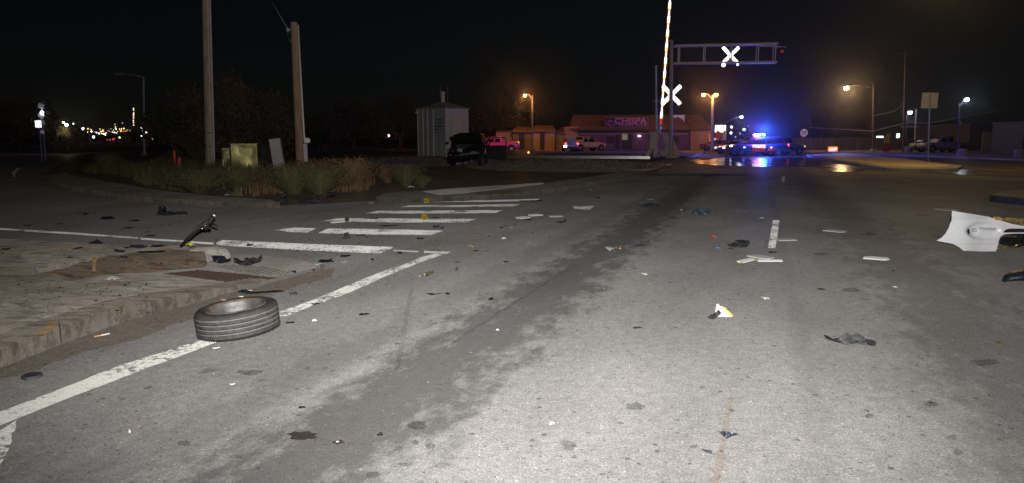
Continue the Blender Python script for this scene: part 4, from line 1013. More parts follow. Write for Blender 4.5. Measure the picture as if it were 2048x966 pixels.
# right-hand building
Yr = 88
rb = empty('warehouse', (P(1990, 290, Yr).x, Yr, 0), 0, 'plain dim brown block building behind the right car park', 'building')
w = P(2150, 290, Yr).x-P(1937, 290, Yr).x; h = P(1990, 250, Yr).z; off = w/2-(P(1990, 290, Yr).x-P(1937, 290, Yr).x)
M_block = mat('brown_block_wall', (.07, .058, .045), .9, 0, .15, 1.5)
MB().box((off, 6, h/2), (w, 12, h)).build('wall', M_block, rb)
MB().box((off, 5.9, h+.1), (w+.2, 12.3, .22), ch=.03).build('parapet', M_trim, rb)
MB().box((-1.2, -.04, 1.2), (1.1, .14, 2.3)).build('door', mat('pale_brown_door', (.28, .23, .19), .8), rb)
MB().box((2.2, -.1, 2.0), (.35, .2, .45), ch=.04).build('wall_lamp', emis('faint_wall_lamp', (.8, .75, .65), .9), rb)
for k in range(6): MB().box((off-w/2+w*(k+.5)/6, -.02, h/2), (.12, .08, h-.1)).build('pilaster', M_block, rb)
rb2 = empty('gatehouse', (P(2080, 290, 60).x, 60, 0), 0, 'pale corner of a small building cut by the right picture edge', 'building')
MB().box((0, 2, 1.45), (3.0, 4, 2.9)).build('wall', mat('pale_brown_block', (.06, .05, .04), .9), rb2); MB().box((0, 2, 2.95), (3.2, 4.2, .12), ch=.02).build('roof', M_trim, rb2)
# long fence left of it
fc = empty('fence', (P(1820, 290, 95).x, 95, 0), 0, 'dark slatted fence behind the feather flag', 'fence')
for k in range(-22, 12):
    MB().box((k*.72, 0, .85), (.62, .03, 1.7)).build('fence_board', M_block, fc)
MB().box((-3.6, .04, .5), (24, .05, .09)).box((-3.6, .04, 1.4), (24, .05, .09)).build('fence_rail', M_block, fc)

# ================================================================ STREET LAMPS
def lamp_ball(root, p, r, m, name='lamp'):
    return MB().ball(p, r, 12, 8, sq=(1, 1, .8)).build(name, m, root)
def slamp(label, bpx, Y, tpy, heads, m, col, en, pr=.12, mp=M_galvd, hr=.28, name='street_lamp', cat='street lamp', group=None, tpx=None):
    b = Vector((P(bpx, 290, Y).x, Y, 0)); r = empty(name, b, 0, label, cat, group)
    top = P(tpx or bpx, tpy, Y)-b
    MB().tube((0, 0, 0), top, pr, pr*.6, 10).build('pole', mp, r)
    MB().box((0, 0, .15), (pr*4, pr*4, .3), ch=.05).build('base', M_conc2 if mp != M_wood else mp, r)
    for hx, hy in heads:
        h = P(hx, hy, Y)-b
        if abs(h.x-top.x) > .3: MB().path([top-Vector((0, 0, .5)), top.lerp(h, .5)+Vector((0, 0, .1)), h+Vector((0, 0, .2))], .045, 6).build('arm', mp, r)
        MB().box(h+Vector((0, .02, hr*.75)), (hr*2.4, hr*1.7, hr*.5), ch=.06).build('lamp_housing', mp, r)
        lamp_ball(r, h, hr, m)
        if en: point('lamp_light', h+Vector((0, -.1, -hr*1.2)), col, en, hr, r)
    return r
OR = (1, .40, .10); M_dsteel = mat('dark_pole_steel', (.09, .09, .11), .6); M_darkwood = wood_mat('creosoted_pole_wood', (.03, .022, .018), (.07, .055, .045))
slamp('single orange lamp on a tall pole left of the club sheds', 1065, 86, 190, [(1050, 191)], M_bulb_o, OR, 700, .14, M_galvd, .2)
slamp('double headed orange street lamp at the right end of the club', 1425, 80, 190, [(1407, 190), (1432, 190)], M_bulb_o, OR, 600, .17, M_galvd, .22)
slamp('brightest yellow street lamp on a long arm beyond the crossing', 1747, 84, 168, [(1693, 176)], M_bulb_o2, (1, .6, .27), 2100, .14, M_darkwood, .3)
slamp('small white lamp on a curved arm above the lit club sign', 1443, 120, 246, [(1483, 234)], M_bulb_w, (.8, .9, 1), 150, .1, M_galvd, .25)
slamp('tilted white lamp on the bluish pole nearest the right building', 1919, 62, 207, [(1933, 199)], M_bulb_w, (.75, .85, 1), 110, .085, M_dsteel, .2)
slamp('smaller white lamp on a short pole behind the square sign', 1813, 84, 230, [(1820, 225)], M_bulb_w, (.8, .88, 1), 80, .08, M_dsteel, .24)
slamp('unlit thin street lamp with a long arm on the left behind a white square sign', 287, 60, 155, [], M_glass, OR, 0, .09, M_galv, .2)
l_ = [o for o in bpy.data.objects if o.name.startswith('street_lamp')][-1]
MB().path([P(286, 155, 60)-l_.location, P(270, 150, 60)-l_.location, P(240, 147, 60)-l_.location], .04, 6).box(P(238, 148, 60)-l_.location, (.7, .25, .12), ch=.04).build('arm', M_galv, l_)
# street lamp whose arm hangs over the near right of the crossing (lights the yellow patch of road)
bb = G(2110, 347); r = empty('street_lamp', bb, 0, 'tall curved arm street lamp standing just outside the right picture edge', 'street lamp')
MB().tube((0, 0, 0), (0, 0, 8.4), .11, .08).build('pole', M_galvd, r)
hp = Vector((-5.6, -.3, 9.6)); MB().path([(0, 0, 8.2), (-.6, 0, 9.0), (-2.4, -.1, 9.6), hp+Vector((0, 0, .1))], .05, 7).build('arm', M_galvd, r)
MB().box(hp+Vector((0, 0, .1)), (.8, .35, .16), ch=.05).build('lamp_housing', M_galvd, r)
MB().ball(hp, .13, 10, 6, sq=(1.6, 1, .5)).build('lamp', M_bulb_o2, r)
point('lamp_light', hp+Vector((0, 0, -.25)), (1, .62, .22), 1500, .15, r)
# other poles on the right
tt, b_, tp = upole(1808, 300, 1812, 98, .16, .12, M_darkwood, 'tall dark utility pole left of the square sign back', Y=80)
MB().box(tp+Vector((0, 0, -.5)), (2.6, .12, .14)).build('crossarm', M_darkwood, tt)
MB().box(P(1821, 253.5, 80)-tt.location, (2.1, .08, .08)).build('side_bracket', M_galv, tt)
tt, b_, tp = upole(1623, 300, 1624, 215, .14, .1, M_darkwood, 'distant dark wooden pole right of the round sign', Y=110)
tt2 = empty('flood_pole', Vector((P(1830, 290, 82).x, 82, 0)), 0, 'slim pole with a vertical glint right of the smaller white lamp', 'pole')
MB().tube((0, 0, 0), P(1832, 218, 82)-tt2.location, .06).build('pole', M_galvd, tt2)
MB().tube(P(1831, 252, 82)-tt2.location+Vector((0, -.06, 0)), P(1832, 219, 82)-tt2.location+Vector((0, -.06, 0)), .06).build('bright_sleeve', M_chrome, tt2)
# overhead wires on the right
for i, pts in enumerate(([(1620, 255), (1747, 262), (1810, 246), (1860, 246)], [(1860, 246), (1990, 222), (2100, 200)], [(1747, 232), (1790, 222), (1808, 205)])):
    p = [P(a, b, 82) for a, b in pts]; o = MB().path(p, .018 if i else .03, 5).build('overhead_wire', M_galvd)
    tag(o, ('sagging wire between the lamp pole and the square sign', 'long wire rising right behind the bluish lamp pole', 'short wire between the two tall wooden poles')[i], 'wire')

# ================================================================ SIGNS
def sign_post(label, bpx, bpy_, tpx, tpy, r=.035, m=M_galvd, Y=None, cat='road sign', name='road_sign'):
    b = G(bpx, bpy_) if Y is None else Vector((P(bpx, 290, Y).x, Y, 0)); e = empty(name, b, 0, label, cat)
    MB().tube((0, 0, 0), P(tpx, tpy, b.y)-b, r, n=8).build('post', m, e); return e, b
def panel(e, b, px, py, w, h, m, dy=-.06, rot=0, th=.02, name='panel', rnd=0.0):
    p = P(px, py, b.y+dy)-b; s = (P(px+1, py, b.y).x-P(px, py, b.y).x)
    return MB().box((0, 0, 0), (w*s, th, h*s), ch=min(.01, th*.4)).build(name, m, e, p, (0, rot, 0))
e, b = sign_post('back of a large square sign on a tall post on the traffic island', 1856, 330, 1860, 188, .04, mat('bluish_post_steel', (.22, .25, .33), .5, .3))
panel(e, b, 1859.5, 201, 33, 31, mat('grey_sign_back', (.42, .45, .50), .55, .1, .15, 5), .06)
MB().box((0, 0, .03), (.18, .18, .08), ch=.02).build('post_base', M_redpaint, e)
e, b = sign_post('round pale railroad warning sign with a small plate below beyond the police car', 1608, 300, 1608, 262, .05, M_galvd)
p = P(1608, 265.5, b.y-.08)-b; rad = (P(1608, 257.5, b.y).z-P(1608, 273, b.y).z)/2
MB().lathe([(rad, 0), (.001, 0)], 28).lathe([(rad, 0), (rad, .03)], 28).xf(lambda v: Vector((v.x, v.z, v.y))).build('disc', M_rety, e, p)
for s in (1, -1): MB().box((0, -.012, 0), (rad*1.8, .01, .09), Matrix.Rotation(s*R(45), 3, 'Y')).build('cross_stroke', M_black, e, p)
for s in (1, -1): text_mesh('R', rad*.75, .004, 'lettering', M_black, e, p+Vector((s*rad*.55, -.02, 0)), (math.pi/2, 0, 0))
panel(e, b, 1608, 279, 10, 7, mat('dull_pink_plate', (.4, .2, .22), .5), -.05)
# left signs
e, b = sign_post('solar powered diamond warning sign with a small plate below left of the side street', 88, 287.5, 83, 205, .05, M_galvd, 48)
panel(e, b, 82, 212, 11, 10, M_retdim, -.05, R(20), .05, 'solar_panel')
panel(e, b, 82, 231, 11, 11, M_retdim, -.06, R(45)); panel(e, b, 87, 245, 5, 8, M_retdim, -.04, R(-12), name='control_box')
MB().ball(P(87, 225, b.y)-b+Vector((0, -.15, 0)), .1, 10, 6).build('beacon', M_bulb_w, e)
panel(e, b, 83.5, 264, 9, 7, retro('purple_lit_sheeting', (.8, .55, 1), .42, .6), -.06)  # purple of the police lights put into the plate colour
e, b = sign_post('bright white square sign below the left diamond sign', 81, 288, 78, 240, .04, M_galvd, 46)
panel(e, b, 76.5, 248, 12.5, 13.5, M_retw)
e, b = sign_post('bright white square sign on the far left lamp pole', 289, 290, 288, 250, .03, M_galvd, 58)
panel(e, b, 288, 260, 11.5, 12, M_retw)
# club pole sign
b = Vector((P(1441, 290, 90).x, 90, 0)); e = empty('pole_sign', b, 0, 'lit white business sign on two pale columns right of the club', 'business sign')
for px in (1434, 1448): MB().box(P(px, 283, 90)-b, (.42, .4, 2.9), ch=.03).build('column', mat('cream_column', (.55, .48, .35), .8) if px == 1434 else MATS['cream_column'], e)
M_lit = emis('lit_sign_face', (1, .87, .66), 2.2)
bxs = P(1440, 257.5, 90)-b
MB().box(bxs, (1.5, .3, 1.0), ch=.05).build('cabinet', M_trim, e); MB().box(bxs+Vector((0, -.17, 0)), (1.4, .03, .9), ch=.01).build('face', M_lit, e)
MB().path([bxs+Vector((-.3+.12*i, -.2, .1+.08*math.sin(i*1.3))) for i in range(7)], .025, 5).ball(bxs+Vector((.5, -.2, .1)), .06).build('swoosh_mark', M_redpaint, e)
e, b = sign_post('dark red octagonal stop sign in front of the lit business sign', 1437, 299, 1437, 262, .04, M_galvd, 84)
p = P(1436.5, 270, b.y-.06)-b; MB().lathe([(.42, 0), (.001, 0)], 8, smooth=False).lathe([(.42, 0), (.42, .03)], 8, smooth=False).xf(lambda v: Vector((v.x, v.z, v.y))).build('octagon', mat('dim_red_sign', (.3, .06, .06), .5), e, p, (0, R(22.5), 0))
b = Vector((P(1440, 290, 96).x, 96, 0)); e = empty('window_sign', b, 0, 'small bright window sign under the lit business sign', 'lit sign')
MB().box(P(1440, 285, 96)-b, (.42, .1, .75), ch=.02).box(P(1431, 280, 96)-b, (.3, .1, .5), ch=.02).build('face', M_lit, e); MB().box(P(1440, 293, 96)-b, (.1, .1, 1.3)).build('post', M_trim, e)
b = Vector((P(1416, 290, 88).x, 88, 0)); e = empty('neon_sign', b, 0, 'small curved red neon sign on the right end of the club', 'neon sign')
MB().path([Vector((.35*math.sin(a)*.5, 0, 1.45+.7*math.cos(a))) for a in [i*.35 for i in range(10)]], .05, 6).build('tube', emis('red_neon', (1, .12, .08), .9), e); MB().box((0, .08, .8), (.08, .06, 1.6)).build('post', M_trim, e)
# low lit board
b = G(1666, 306); e = empty('message_board', b, 0, 'low lit red and white board beyond the traffic island', 'lit sign')
MB().box((0, .1, .42), (1.15, .16, .6), ch=.03).build('cabinet', M_trim, e)
MB().box((-.05, 0, .42), (1.02, .03, .5)).build('face', emis('red_board_glow', (1, .16, .05), 2.0), e)
MB().box((-.12, -.025, .36), (.55, .02, .18)).box((.2, -.025, .47), (.3, .02, .12)).build('white_print', emis('white_print_glow', (1, .85, .7), 3), e)
# feather flag
b = G(1769, 304); e = empty('feather_flag', b, 0, 'yellow and red feather flag leaning right near the fence', 'flag')
tb = [(1765, 303), (1762, 296), (1768, 284), (1772, 273), (1776, 268), (1780, 267), (1781, 272), (1779, 285), (1776, 303)]
pp = [P(a, c, b.y)-b for a, c in tb]
n = len(pp); fl_ = MB().add(pp+[v+Vector((0, .03, 0)) for v in pp], [tuple(range(n)), tuple(reversed(range(n, 2*n)))]+[(i, n+i, n+(i+1) % n, (i+1) % n) for i in range(n)])
mf, N, Lk = newmat('yellow_red_flag_cloth'); bs_ = N['Principled BSDF']; tc = N.new('ShaderNodeTexCoord'); sp_ = N.new('ShaderNodeSeparateXYZ'); Lk.new(tc.outputs['Object'], sp_.inputs[0])
Lk.new(ramp(N, Lk, mathn(N, Lk, 'DIVIDE', sp_.outputs[2], 2.2), [(0, (.35, .03, .03)), (.42, (.35, .03, .03)), (.5, (.55, .38, .03)), (1, (.55, .38, .03))]), bs_.inputs['Base Color'])
fl_.build('cloth', mf, e); MB().path([P(1776, 304, b.y)-b, P(1780, 285, b.y)-b, P(1781, 268, b.y)-b], .02).build('pole', M_dark, e)
for i, (x, z) in enumerate(((1774, 277), (1773, 281), (1772, 285))):
    MB().box(P(x, z, b.y-.03)-b, (.16, .01, .12)).build('dark_print', M_black, e)
# glowing boards far right
for x, y, w, h, lab in ((1760, 274, .95, .3, 'small white lit board right of the bright lamp pole'), (1796, 272, .45, .7, 'small white lit sign left of the tall dark pole')):
    b = Vector((P(x, 290, 96).x, 96, 0)); e = empty('lit_board', b, 0, lab, 'lit sign'); c = P(x, y, 96)-b
    MB().box(c, (w, .12, h), ch=.02).build('face', emis('pale_board_glow', (.85, .95, .9), 1.6) if 'pale_board_glow' not in MATS else MATS['pale_board_glow'], e); MB().box((0, .1, c.z/2), (.1, .06, c.z)).build('post', M_trim, e)
# concrete lamp footing bollards
for x, y, w, lab in ((1918, 314, .7, 'pink lit concrete footing of the bluish lamp pole'), (1810, 305, .6, 'small concrete footing at the tall dark pole'), (2032, 316, .8, 'dim concrete bollard near the right picture edge')):
    b = G(x, y); b.y -= .4; tag(MB().lathe([(w/2, 0), (w/2, .6), (w/2-.05, .68), (.001, .7)], 16).build('concrete_bollard', M_conc2, None, b), lab, 'bollard')

# ================================================================ FAR LIGHTS
LG = {}
def gl(name, col, st):
    if name not in LG: LG[name] = emis(name, col, st)
    return LG[name]
far_w = gl('far_white_light', (.85, .92, 1), 5); far_o = gl('far_orange_light', (1, .45, .12), 2.2); far_y = gl('far_yellow_light', (1, .8, .4), 2.2); far_r = gl('far_red_light', (1, .12, .05), 1.4); far_g = M_bulb_g
pole_me = None
def farlight(px, py, r, m, Y, label, cat='distant light', group='lights of the town on the horizon', name='distant_lamp'):
    c = P(px, py, Y); rr_ = r*Y/F*1.0
    e = empty(name, (c.x, c.y, 0), 0, label, cat, group)
    MB().ball((0, 0, c.z), rr_, 8, 6).build('lamp', m, e)
    if c.z > 0.3: MB().tube((0, 0, 0), (0, 0, c.z), .05*Y/100, n=5).build('pole', M_black, e)
    return e
for px, py, r, m, lab in ((166, 257.5, 2.6, far_w, 'brightest white distant lamp at the left start of the town lights'), (176, 257.5, 1.5, far_o, 'orange distant lamp just right of the brightest white one'),
      (147, 247.5, 1.3, far_w, 'lone small white lamp high between the palm glow and the town lights'), (187, 274, 2.3, far_w, 'low white distant lamp above the side street'), (239, 275, 1.8, far_y, 'low pale distant lamp left of the white square sign'),
      (294, 272.5, 2.6, gl('far_warm_light', (1, .6, .35), 4), 'warm distant lamp just right under the white square sign'), (245, 246, 1.2, gl('far_dim_light', (.5, .5, .42), 1), 'dim high lamp left of the lit stack'), (283, 272, 1.0, far_w, 'tiny white lamp left under the white square sign'),
      (777, 272, 2.7, gl('lone_field_light', (1, .97, .8), 5), 'lone bright lamp in the dark field left of the hut'), (900, 271.5, 1.3, far_o, 'tiny orange lamp beside the hut'), (1154, 231, 1.3, gl('dim_yellow_light', (.6, .6, .35), .8), 'tiny yellow lamp above the club roof'), (959, 272, 1.4, far_o, 'small orange lamp left of the pink pickup'),
      (1057, 305, 1.8, gl('amber_ground_light', (1, .6, .15), 3), 'small amber lamp on the ground below the lone orange street lamp'), (36, 238, .9, gl('faint_orange', (.4, .2, .1), .6), 'faint orange lamp at the far left')):
    farlight(px, py, r, m, 260 if px < 700 else 100 if py < 290 else 60, lab)
rc = random.Random(11)
cluster = [(183, 263, far_w, 1.6), (176, 264, far_w, 1.2), (193, 265, far_w, 1.4), (198, 267, far_w, 1.6), (202, 263, far_y, 1.6), (206, 260, far_o, 1.4), (206, 262, far_o, 2.2), (200, 258, far_y, 1.2), (204, 267, far_y, 1.6), (208, 268, far_w, 1.6), (212, 266, far_y, 1.6), (211, 270, far_w, 1.2), (219, 263, far_y, .9), (225, 264, far_y, 1.4), (229, 265, far_w, 1.4), (233, 266, far_y, 1.4), (235, 263, far_y, 1.0), (227, 260, far_y, 1.0), (182, 259, far_o, 1.5),
           (242, 262, far_o, 2.2), (247, 263, far_o, 1.8), (243, 258, far_y, 1.4), (248, 257, far_y, 1.6), (239, 258, far_y, 1.2), (252, 262, far_o, 1.2), (230, 249, far_y, 1.0), (231, 254, far_y, 1.3), (232, 258, far_w, 1.3), (222, 258, far_y, .8), (255, 260, far_o, 1.0), (216, 261, far_y, .8), (298, 258, far_o, 1.2), (302, 263, far_o, 1.2), (309, 266, far_o, .8), (305, 278, far_o, 1.0), (284, 280, far_y, .8), (260, 261, far_o, .9), (189, 264, far_y, .8),
           (226, 278.5, far_r, 1.6), (220, 279.5, far_r, 1.2), (214, 279, far_r, 1.0), (229, 277, far_r, 1.2)]
ORD = 'first second third fourth fifth sixth seventh eighth ninth tenth eleventh twelfth thirteenth fourteenth fifteenth sixteenth seventeenth eighteenth nineteenth twentieth'.split()
cnt_ = {}
for x, y, m, r in sorted(cluster, key=lambda c: c[0]):
    k_ = m.name.replace('far_', '').replace('_light', ''); i_ = cnt_.get(k_, 0); cnt_[k_] = i_+1
    lab = ('%s small %s town light from the left on the horizon left of the pale pole' % (ORD[i_], k_)) if m is not far_r else '%s red tail light from the left far down the side street' % ORD[i_]
    farlight(x, y, r*.8, m, 420 if m is not far_r else 300, lab, group='red lights down the side street' if m is far_r else k_+' town lights on the left horizon')
# lit stack
b = P(268, 279, 420); b.z = 0; e = empty('refinery_stack', b, 0, 'tall slim stack outlined by a column of small yellow lights', 'tower')
MB().tube((0, 0, 0), (0, 0, P(268, 214, 420).z), 1.6, 1.2, 10).build('shaft', M_black, e)
for y in (217, 220, 226, 229, 232, 236, 241, 245, 250): MB().ball(P(268, y, 418)-b+Vector((rc.uniform(-.2, .2), -.5, 0)), .34, 8, 5).build('stack_lamp', far_y, e)
for x, y, w, lab in ((206, 256, 6, 'dark processing tower with lit decks left in the refinery'), (231, 249, 3, 'slender dark refinery column with a pale top light'), (246, 257, 7, 'wide dark refinery block under orange lights')):
    b = P(x, 279, 425); b.z = 0; e = empty('refinery_tower', b, 0, lab, 'tower'); hh_ = P(x, y, 425).z; ww = w*425/F
    MB().box((0, 0, hh_/2), (ww, ww, hh_), taper=.8).build('frame', M_black, e)
    for k in range(3): MB().box((0, 0, hh_*(k+1)/4), (ww*1.2, ww*1.2, .3)).build('deck', M_trim, e)
# light spots behind police car
for px, py, r, m, lab in ((1463, 254, 2.2, far_w, 'white far lamp nearest the lit club sign, upper of two'), (1488, 259, 2.4, far_w, 'largest of the white far lamps left of the police strobes'), (1462, 266, 2.2, far_w, 'white far lamp nearest the lit club sign, lower of two'), (1480, 267, 1.6, gl('mid_white', (.5, .6, .8), 1), 'dim white far lamp below the largest one'),
       (1471, 274, 1.5, gl('mid_white', (.5, .6, .8), 1), 'dim far lamp above the second police car'), (1497, 252.5, 1, gl('mid_white', (.5, .6, .8), 1), 'faintest white far lamp, highest above the police strobes'), (1537, 282, 2.3, far_w, 'white far lamp just right of the police strobes'), (1544, 284.5, 2.4, far_g, 'left green traffic signal beyond the police car'), (1560, 284.5, 2.6, far_g, 'middle green traffic signal beyond the police car'),
       (1594, 297, 2.4, gl('pale_green', (.6, 1, .75), 4), 'low pale green lamp left of the round sign'), (1578, 280, 1.6, far_w, 'small white far lamp left above the low green lamp'), (1560, 279, 1.4, far_w, 'tiny white lamp above the middle green signal'), (1556, 280, 1.2, far_g, 'tiny green lamp between the two green signals'), (1491, 281, 1.6, far_w, 'white far lamp left of the police strobes at roof height'),
       (1609, 296.5, 1.4, far_w, 'tiny white lamp at the foot of the round sign'), (1453, 286.5, 1.6, far_y, 'yellow far lamp right of the sign columns'), (1469, 290, 1.3, far_r, 'small red far lamp above the second police car'), (1503, 289, 1.8, far_w, 'white far lamp glowing over the flashing police car bonnet')):
    farlight(px, py, r, m, 150 if py < 288 else 105, lab, 'distant light', 'lamps along the far road')

# ================================================================ VEGETATION
M_leaf = mat('dark_foliage', (.045, .06, .025), .8, 0, .5, 1.5)
M_leaf2 = mat('brown_twig_foliage', (.075, .055, .035), .9, 0, .4, 1.5)
M_bark = mat('bark', (.07, .05, .035), .9)
def tree(px, Y, ztop, rad, label, n=1800, m=M_leaf, seed=1, sq=1.0, low=.25, lf=.16):
    r = random.Random(seed); b = Vector((P(px, 290, Y).x, Y, 0)); e = empty('tree', b, 0, label, 'tree')
    tk = MB(); tk.path([(0, 0, 0), (.1, 0, ztop*.25), (-.05, .1, ztop*.5)], [rad*.09, rad*.07, rad*.04], 8)
    clumps = []
    for k in range(16):
        a = r.uniform(0, 6.28); rr_ = rad*r.uniform(.2, .8); z = ztop*r.uniform(low+.1, .88)
        f = 1-.6*max(0, (z/ztop-.55)/.45); c = Vector((math.cos(a)*rr_*f, math.sin(a)*rr_*f, z)); clumps.append((c, rad*r.uniform(.22, .42)))
        tk.path([(0, 0, ztop*.25), (c.x*.5, c.y*.5, c.z*.65), c], [rad*.035, rad*.022, .015], 5)
    tk.build('trunk', M_bark, e)
    cr_ = MB()
    for i in range(n):
        c, q = clumps[r.randrange(len(clumps))]
        d = Vector((r.gauss(0, 1), r.gauss(0, 1), r.gauss(0, .8))); d = d.normalized()*q*r.uniform(.35, 1.1)
        p = c+d; u = Vector((r.uniform(-1, 1), r.uniform(-1, 1), r.uniform(-1, 1))).normalized(); v = u.orthogonal().normalized(); s = lf*r.uniform(.6, 1.5)
        cr_.add([p-u*s, p+v*s*.5, p+u*s, p-v*s*.5], [(0, 1, 2, 3)], r.randint(0, 1))
    cr_.build('crown', [m, M_leaf2], e)
    return e
tree(345, 44, 3.9, 1.9, 'dark rounded tree left of the pale wooden pole', 1500, seed=2)
tree(455, 37, 5.0, 2.6, 'bushy brown tree behind the pale pole and the steel cabinets', 3200, M_leaf2, 3, low=.05, lf=.12)
tree(530, 40, 4.3, 2.4, 'lower brown bush behind the leaning grey pedestal', 2400, M_leaf2, 4, low=.0, lf=.12)
tree(385, 37, 2.6, 1.5, 'low brown thicket behind the orange marker posts', 1800, M_leaf2, 14, low=.0, lf=.09)
tree(648, 78, 4.6, 4, 'low dark tree beyond the brown pole', 1200, seed=5, low=.05)
tree(705, 85, 6.5, 5, 'dark tree right of the brown pole on the horizon', 1500, seed=6, low=.1)
tree(800, 95, 8, 6, 'tall dark tree behind the hut on its left', 1500, seed=7, low=.1)
tree(990, 98, 8, 5.5, 'dark leafy tree right of the hut', 2200, seed=8, low=.1)
tree(1040, 100, 6.2, 4.5, 'greenish tree behind the single orange lamp', 2200, seed=9, low=.1)
tree(40, 75, 6, 5, 'large dark tree at the far left edge', 1500, seed=10, low=.05)
tree(112, 95, 6, 4, 'dark tree behind the left diamond sign', 1200, seed=12, low=.05)
tree(1650, 130, 7, 6, 'dark tree behind the round sign on the right', 1200, seed=13, low=.05)
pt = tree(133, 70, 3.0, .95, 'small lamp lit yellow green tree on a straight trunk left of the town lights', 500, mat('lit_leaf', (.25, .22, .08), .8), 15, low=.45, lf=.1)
lamp_ball(pt, P(127, 245, 69)-pt.location, .12, gl('far_warm_light', (1, .6, .35), 4)); lamp_ball(pt, P(133, 250, 69)-pt.location, .17, far_w)
point('lamp_light', P(131, 252, 68.5), (1, .85, .5), 60, .1)
# low dark bank that closes the horizon between the trees
hl = MB(); vs = []; n = 90
for i in range(n+1):
    a = R(-62)+R(124)*i/n; x, y = math.sin(a)*700, math.cos(a)*700
    h = 4+3.5*noise.noise(Vector((i*.35, 0, 2)))
    vs += [(x, y, -1), (x, y, h), (x*1.1, y*1.1, -1)]
hl.add(vs, [(3*i, 3*i+3, 3*i+4, 3*i+1) for i in range(n)]+[(3*i+1, 3*i+4, 3*i+5, 3*i+2) for i in range(n)])
tag(hl.build('far_bank', M_soil), kind='structure')
# weeds on the verge
M_gr = [mat('green_weed', (.10, .10, .038), .8, 0, .3, 3), mat('dry_weed', (.19, .12, .06), .85, 0, .3, 3), mat('rust_weed', (.14, .075, .035), .85, 0, .3, 3)]
def inpoly(x, y, poly):
    c = False; j = len(poly)-1
    for i in range(len(poly)):
        a, b = poly[i], poly[j]
        if (a[1] > y) != (b[1] > y) and x < (b[0]-a[0])*(y-a[1])/(b[1]-a[1])+a[0]: c = not c
        j = i
    return c
wd = [tuple(G(a, b, .1)[:2]) for a, b in ((165, 345), (240, 352), (300, 372), (370, 385), (450, 391), (520, 393), (600, 396), (690, 391), (735, 380), (745, 365), (700, 352), (600, 342), (450, 332), (330, 328), (230, 328))]
xs = [p[0] for p in wd]; ys = [p[1] for p in wd]
rw = random.Random(21); gm = MB()
def blade(mb, x, y, z, h, m, r, spread=.25):
    a = r.uniform(0, 6.28); dx, dy = math.cos(a), math.sin(a); l = h*r.uniform(.1, spread*2); w = r.uniform(.006, .014)
    p0 = Vector((x, y, z)); p1 = p0+Vector((dx*l*.4, dy*l*.4, h*.6)); p2 = p0+Vector((dx*l, dy*l, h)); s = Vector((-dy, dx, 0))*w
    mb.add([p0-s, p0+s, p1+s*.8, p1-s*.8, p2], [(0, 1, 2, 3), (3, 2, 4)], m)
cnt = 0
while cnt < 1900:
    x = rw.uniform(min(xs), max(xs)); y = rw.uniform(min(ys), max(ys))
    if not inpoly(x, y, wd): continue
    d = noise.noise(Vector((x*.45, y*.45, 0))); 
    if d < -.05: continue
    cnt += 1
    hue = noise.noise(Vector((x*.35+9, y*.3, 5)))+(.35 if x > G(610, 370).x else -.15)
    for k in range(rw.randint(5, 10)):
        mi = 0 if hue+rw.uniform(-.25, .25) < .12 else rw.choice((1, 2))
        blade(gm, x+rw.gauss(0, .06), y+rw.gauss(0, .06), .08, max(.08, (rw.uniform(.10, .3)+max(0, d)*.7)), mi, rw)
tag(gm.build('weeds', M_gr), kind='stuff')
def bush(px, py, h, w, label, mi, seed, n=700):
    r = random.Random(seed); b = G(px, py, .1); e = MB()
    for i in range(int(n*.7)):
        a = r.uniform(0, 6.28); q = r.random()**.5*w*.25; t = r.uniform(.1, 1.1)
        p0 = Vector((math.cos(a)*q*.5, math.sin(a)*q*.5, 0)); l = h*r.uniform(.4, 1)
        p1 = p0+Vector((math.cos(a)*w*.5*t*.6, math.sin(a)*w*.5*t*.6, l*.6)); p2 = p0+Vector((math.cos(a)*w*.5*t, math.sin(a)*w*.5*t, l))
        s = Vector((-math.sin(a), math.cos(a), 0))*.009
        e.add([p0-s, p0+s, p1+s, p1-s, p2], [(0, 1, 2, 3), (3, 2, 4)], mi if r.random() < .8 else (mi+1) % 3)
        for k in range(6):
            c = (p1 if k < 4 else p0).lerp(p2 if k < 4 else p1, r.random()); u = Vector((r.uniform(-1, 1), r.uniform(-1, 1), r.uniform(-.3, 1))).normalized()*.05
            v = u.orthogonal().normalized()*.012; e.add([c, c+u+v, c+u-v], [(0, 1, 2)], mi)
    o = e.build('weed_bush', M_gr, None, b); tag(o, label, 'bush'); return o
bush(632, 376, 0.83, 1.5, 'reddish brown weed bush right of the meter pole', 2, 1)
bush(668, 382, 0.66, 1.4, 'tan weed bush between the reddish and the tall greenish ones', 1, 2)
bush(706, 378, 0.90, 1.3, 'tall greenish brown weed bush at the right end of the weeds', 1, 3, 900)
bush(588, 388, 0.77, 1.3, 'dense green weed clump at the foot of the brown pole', 0, 4, 900)
bush(640, 388, 0.72, 1.3, 'low green weed clump below the reddish bush', 0, 5)
bush(812, 372, 0.64, 1.0, 'lone round greenish weed right of the verge weeds', 0, 6)
bush(775, 365, 0.59, .8, 'thin dry weed left of the lone round one', 1, 7, 300)
bush(845, 375, 0.34, .5, 'small dark weed nearest the pale concrete strip', 0, 8, 250)
bush(215, 345, 0.85, 1.0, 'tall spiky yellow weed at the left end of the verge', 0, 9, 350)
bush(262, 352, 0.51, .9, 'low spiky weed right of the tall yellow one', 0, 10, 350)
bush(480, 380, 0.68, 1.5, 'green weed clump in front of the shining cabinets', 0, 12, 800)
bush(400, 385, 0.59, 1.6, 'green weed clump at the foot of the pale pole', 0, 13, 800)
bush(535, 378, 0.64, 1.3, 'rusty weed clump between cabinets and tilted pedestal', 2, 14, 600)
